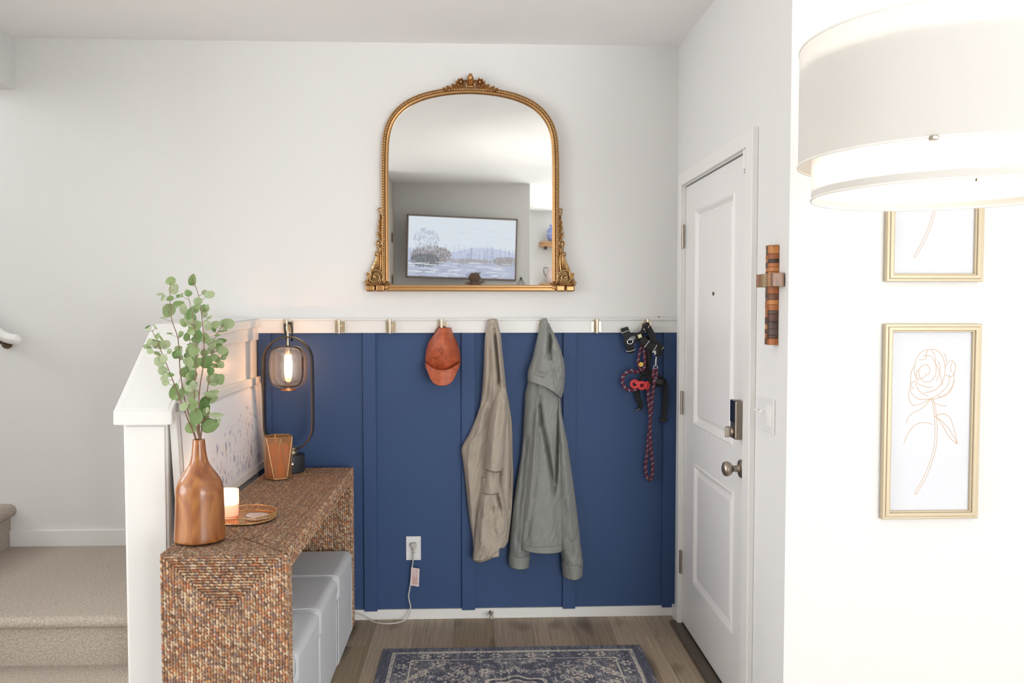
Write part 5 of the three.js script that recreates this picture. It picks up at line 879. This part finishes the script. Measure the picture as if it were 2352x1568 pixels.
{ // the photographer, whose hair bun shows at the mirror's lower edge
  const X = -.03, Z = 4.235;
  const smin = (a, b, k) => { const h = Math.max(k - Math.abs(a - b), 0) / k; return Math.min(a, b) - h * h * k * .25; };
  const cap = (p, a, b, ra, rb) => { const bx_ = b[0] - a[0], by = b[1] - a[1], bz = b[2] - a[2], px = p[0] - a[0], py = p[1] - a[1], pz = p[2] - a[2], t = clamp((px * bx_ + py * by + pz * bz) / (bx_ * bx_ + by * by + bz * bz), 0, 1); return Math.hypot(px - bx_ * t, py - by * t, pz - bz * t) - (ra + (rb - ra) * t); };
  const ell = (p, c, r) => { const q = Math.hypot((p[0] - c[0]) / r[0], (p[1] - c[1]) / r[1], (p[2] - c[2]) / r[2]); return (q - 1) * Math.min(...r); };
  function sdf(f, c, half, res) {
    const mc = new MarchingCubes(res, M.white, false, false, 120000), h = res / 2; mc.isolation = 0;
    for (let z = 0; z < res; z++) for (let y = 0; y < res; y++) for (let x = 0; x < res; x++) mc.field[x + y * res + z * res * res] = -f([c[0] + (x - h) / h * half, c[1] + (y - h) / h * half, c[2] + (z - h) / h * half]);
    mc.update();
    const g = new THREE.BufferGeometry(), n = mc.count * 3;
    g.setAttribute('position', new THREE.BufferAttribute(mc.positionArray.slice(0, n), 3)); g.setAttribute('normal', new THREE.BufferAttribute(mc.normalArray.slice(0, n), 3));
    g.scale(half, half, half).translate(...c); const p = g.attributes.position; g.setAttribute('uv', new THREE.BufferAttribute(new Float32Array(p.count * 2), 2));
    for (let i = 0; i < n; i++) if (!Number.isFinite(g.attributes.normal.array[i])) g.attributes.normal.array[i] = 0;
    return g;
  }
  const q = (x, y, z) => [X + x, y, Z + z];
  const t = thing('person', 'photographer with brown hair in a top bun, at the lower edge of the mirror', 'person');
  const chain = (p, list, k) => { let d = 9; for (const [a, b, ra, rb] of list) d = smin(d, cap(p, a, b, ra, rb), k); return d; };
  const arms = s => [[q(.17 * s, 1.38, .02), q(.235 * s, 1.17, -.05), .05, .04], [q(.235 * s, 1.17, -.05), q(.085 * s, 1.43, -.115), .037, .025]];
  const legs = s => [[q(.09 * s, .92, 0), q(.095 * s, .5, -.01), .082, .056], [q(.095 * s, .5, -.01), q(.095 * s, .09, .02), .052, .034], [q(.095 * s, .05, .03), q(.105 * s, .035, -.14), .034, .026]];
  const torso = [[q(0, .95, 0), q(0, 1.1, 0), .115, .1], [q(0, 1.1, 0), q(0, 1.32, 0), .1, .115], [q(-.13, 1.375, .015), q(.13, 1.375, .015), .058, .058]];
  const body = p => { let d = smin(chain(p, torso, .08), chain(p, [...legs(1), ...legs(-1), ...arms(1), ...arms(-1)], .03), .04); return smin(d, cap(p, q(0, 1.38, .015), q(0, 1.5, 0), .05, .047), .04); };
  const head = p => { let d = ell(p, q(0, 1.605, .0), [.073, .108, .09]); d = smin(d, ell(p, q(0, 1.555, -.035), [.05, .05, .05]), .04); d = smin(d, cap(p, q(0, 1.60, -.085), q(0, 1.572, -.105), .007, .012), .012); d = smin(d, ell(p, q(0, 1.538, -.08), [.022, .007, .008]), .008); for (const s of [1, -1]) { d = smin(d, ell(p, q(.074 * s, 1.595, .012), [.009, .03, .018]), .008); d = Math.max(d, -ell(p, q(.03 * s, 1.608, -.092), [.015, .009, .012])); d = smin(d, ell(p, q(.03 * s, 1.608, -.076), [.013, .012, .012]), .002); } return smin(d, cap(p, q(0, 1.42, .015), q(0, 1.53, .005), .05, .046), .03); };
  const hand = s => p => { let d = ell(p, q(.075 * s, 1.475, -.118), [.016, .042, .032]); d = smin(d, cap(p, q(.085 * s, 1.43, -.115), q(.078 * s, 1.46, -.117), .025, .02), .02);
    for (let k = 0; k < 4; k++) { const y = 1.51 - k * .019, l = [.9, 1, .95, .75][k]; d = smin(d, chain(p, [[q(.076 * s, y, -.135), q((.074) * s, y + .004, -.135 - .03 * l), .0088, .0082], [q(.074 * s, y + .004, -.135 - .03 * l), q(.052 * s, y + .003, -.15 - .03 * l), .0082, .0074], [q(.052 * s, y + .003, -.15 - .03 * l), q(.036 * s, y, -.145 - .028 * l), .0074, .0066]], .004), .006); }
    return smin(d, chain(p, [[q(.074 * s, 1.455, -.105), q(.056 * s, 1.478, -.082), .011, .0095], [q(.056 * s, 1.478, -.082), q(.034 * s, 1.492, -.078), .0095, .008]], .006), .01); };
  const skin = std('#d9ab92', .55);
  obj('body', [sdf(body, q(0, .82, 0), .9, 130), sdf(head, q(0, 1.56, 0), .19, 84), sdf(hand(1), q(.07, 1.48, -.12), .12, 56), sdf(hand(-1), q(-.07, 1.48, -.12), .12, 56)], skin, t);
  const up = a => a.map(([p, b, r, s], i) => i === 0 ? [p, b, r + .012, s + .014] : [p, b.map((v, k) => lerp(p[k], v, .75)), r + .014, s + .014]);
  const shirt = p => Math.max(smin(chain(p, torso.map(([a, b, r, s]) => [a, b, r + .014, s + .014]), .08), chain(p, [...up(arms(1)), ...up(arms(-1))], .03), .04), .9 - p[1], cap(p, q(0, 1.47, 0), q(0, 1.55, 0), .06, .06) * -1);
  obj('shirt', sdf(shirt, q(0, 1.16, 0), .36, 90), std('#e4e0d8', .9), t);
  const trousers = p => Math.max(smin(chain(p, [...legs(1).slice(0, 2), ...legs(-1).slice(0, 2)].map(([a, b, r, s]) => [a, b, r + .012, s + .016]), .03), cap(p, q(0, .93, 0), q(0, 1.0, 0), .125, .115), .05), p[1] - 1.0, .09 - p[1]);
  obj('trousers', sdf(trousers, q(0, .55, 0), .52, 96), std('#4a5568', .9), t);
  const hairCap = p => { let d = ell(p, q(0, 1.625, .012), [.083, .105, .096]); d = Math.max(d, -ell(p, q(0, 1.58, -.06), [.064, .075, .07])); d = Math.max(d, 1.53 - p[1] + (p[2] - Z) * -.4); const n = noise.noise(p[0] * 60, p[1] * 12, p[2] * 60) * .004; return d + n; };
  const bun = p => { const b = ell(p, q(-.002, 1.778, .01), [.056, .052, .054]); const tw = noise.noise(p[0] * 50 + p[1] * 30, p[1] * 20, p[2] * 50) * .010; return smin(b + tw, cap(p, q(0, 1.71, .012), q(0, 1.74, .01), .05, .036), .02); };
  const hairMat = std('#6b5142', .6);
  obj('hair', sdf(p => smin(hairCap(p), bun(p), .01), q(0, 1.68, .01), .19, 96), hairMat, t);
  const wisps = []; for (let k = 0; k < 46; k++) { const a = rr(0, 6.28), b = rr(-.4, 1.2), l = rr(.02, .045), d = [Math.cos(a) * Math.cos(b), Math.sin(b), Math.sin(a) * Math.cos(b)], o = q(-.002 + d[0] * .05, 1.775 + d[1] * .048, .01 + d[2] * .05); wisps.push(taperTube([o, [o[0] + d[0] * l * .5 + rr(-.008, .008), o[1] + d[1] * l * .6, o[2] + d[2] * l * .5], [o[0] + d[0] * l + rr(-.012, .012), o[1] + d[1] * l * .7 + rr(-.012, .01), o[2] + d[2] * l]], u => lerp(.0016, .0006, u), 8, 4)); }
  for (const s of [1, -1]) for (let k = 0; k < 12; k++) { const y = 1.715 + rr(-.01, .02), o = q(s * rr(.03, .055), y, rr(-.04, .04)); wisps.push(taperTube([o, [o[0] + s * .03, o[1] + rr(0, .022), o[2]], [o[0] + s * rr(.045, .065), o[1] + rr(-.012, .016), o[2] + rr(-.01, .01)]], u => lerp(.0022, .0006, u), 8, 4)); }
  tag(obj('loose_hair', wisps, hairMat, t), null, null, null, 'stuff');
  for (const s of [1, -1]) obj('shoe', sdf(p => Math.max(smin(cap(p, q(.097 * s, .045, .035), q(.107 * s, .035, -.15), .046, .036), cap(p, q(.096 * s, .07, .03), q(.096 * s, .1, .025), .042, .04), .03), .004 - p[1], p[1] - .11), q(.1 * s, .08, -.05), .17, 40), std('#eeeae4', .6), t);
  const c = thing('camera', 'black compact camera held up by the photographer', 'camera', [X, 1.49, Z - .135]);
  obj('camera_body', [new RoundedBoxGeometry(.118, .074, .04, 3, .008), new RoundedBoxGeometry(.04, .018, .034, 3, .005).translate(0, .044, 0), cyl(.009, .009, .006, .04, .037, 0, 18)], M.black, c);
  obj('camera_lens', lathe([[0, 0], [.03, 0], [.031, .004], [.031, .016], [.028, .02], [.022, .02], [.02, .012], [0, .01]], 32).rotateX(-Math.PI / 2).translate(0, -.004, -.019), M.blackPlastic, c);
}
renderer.render(scene, camera);
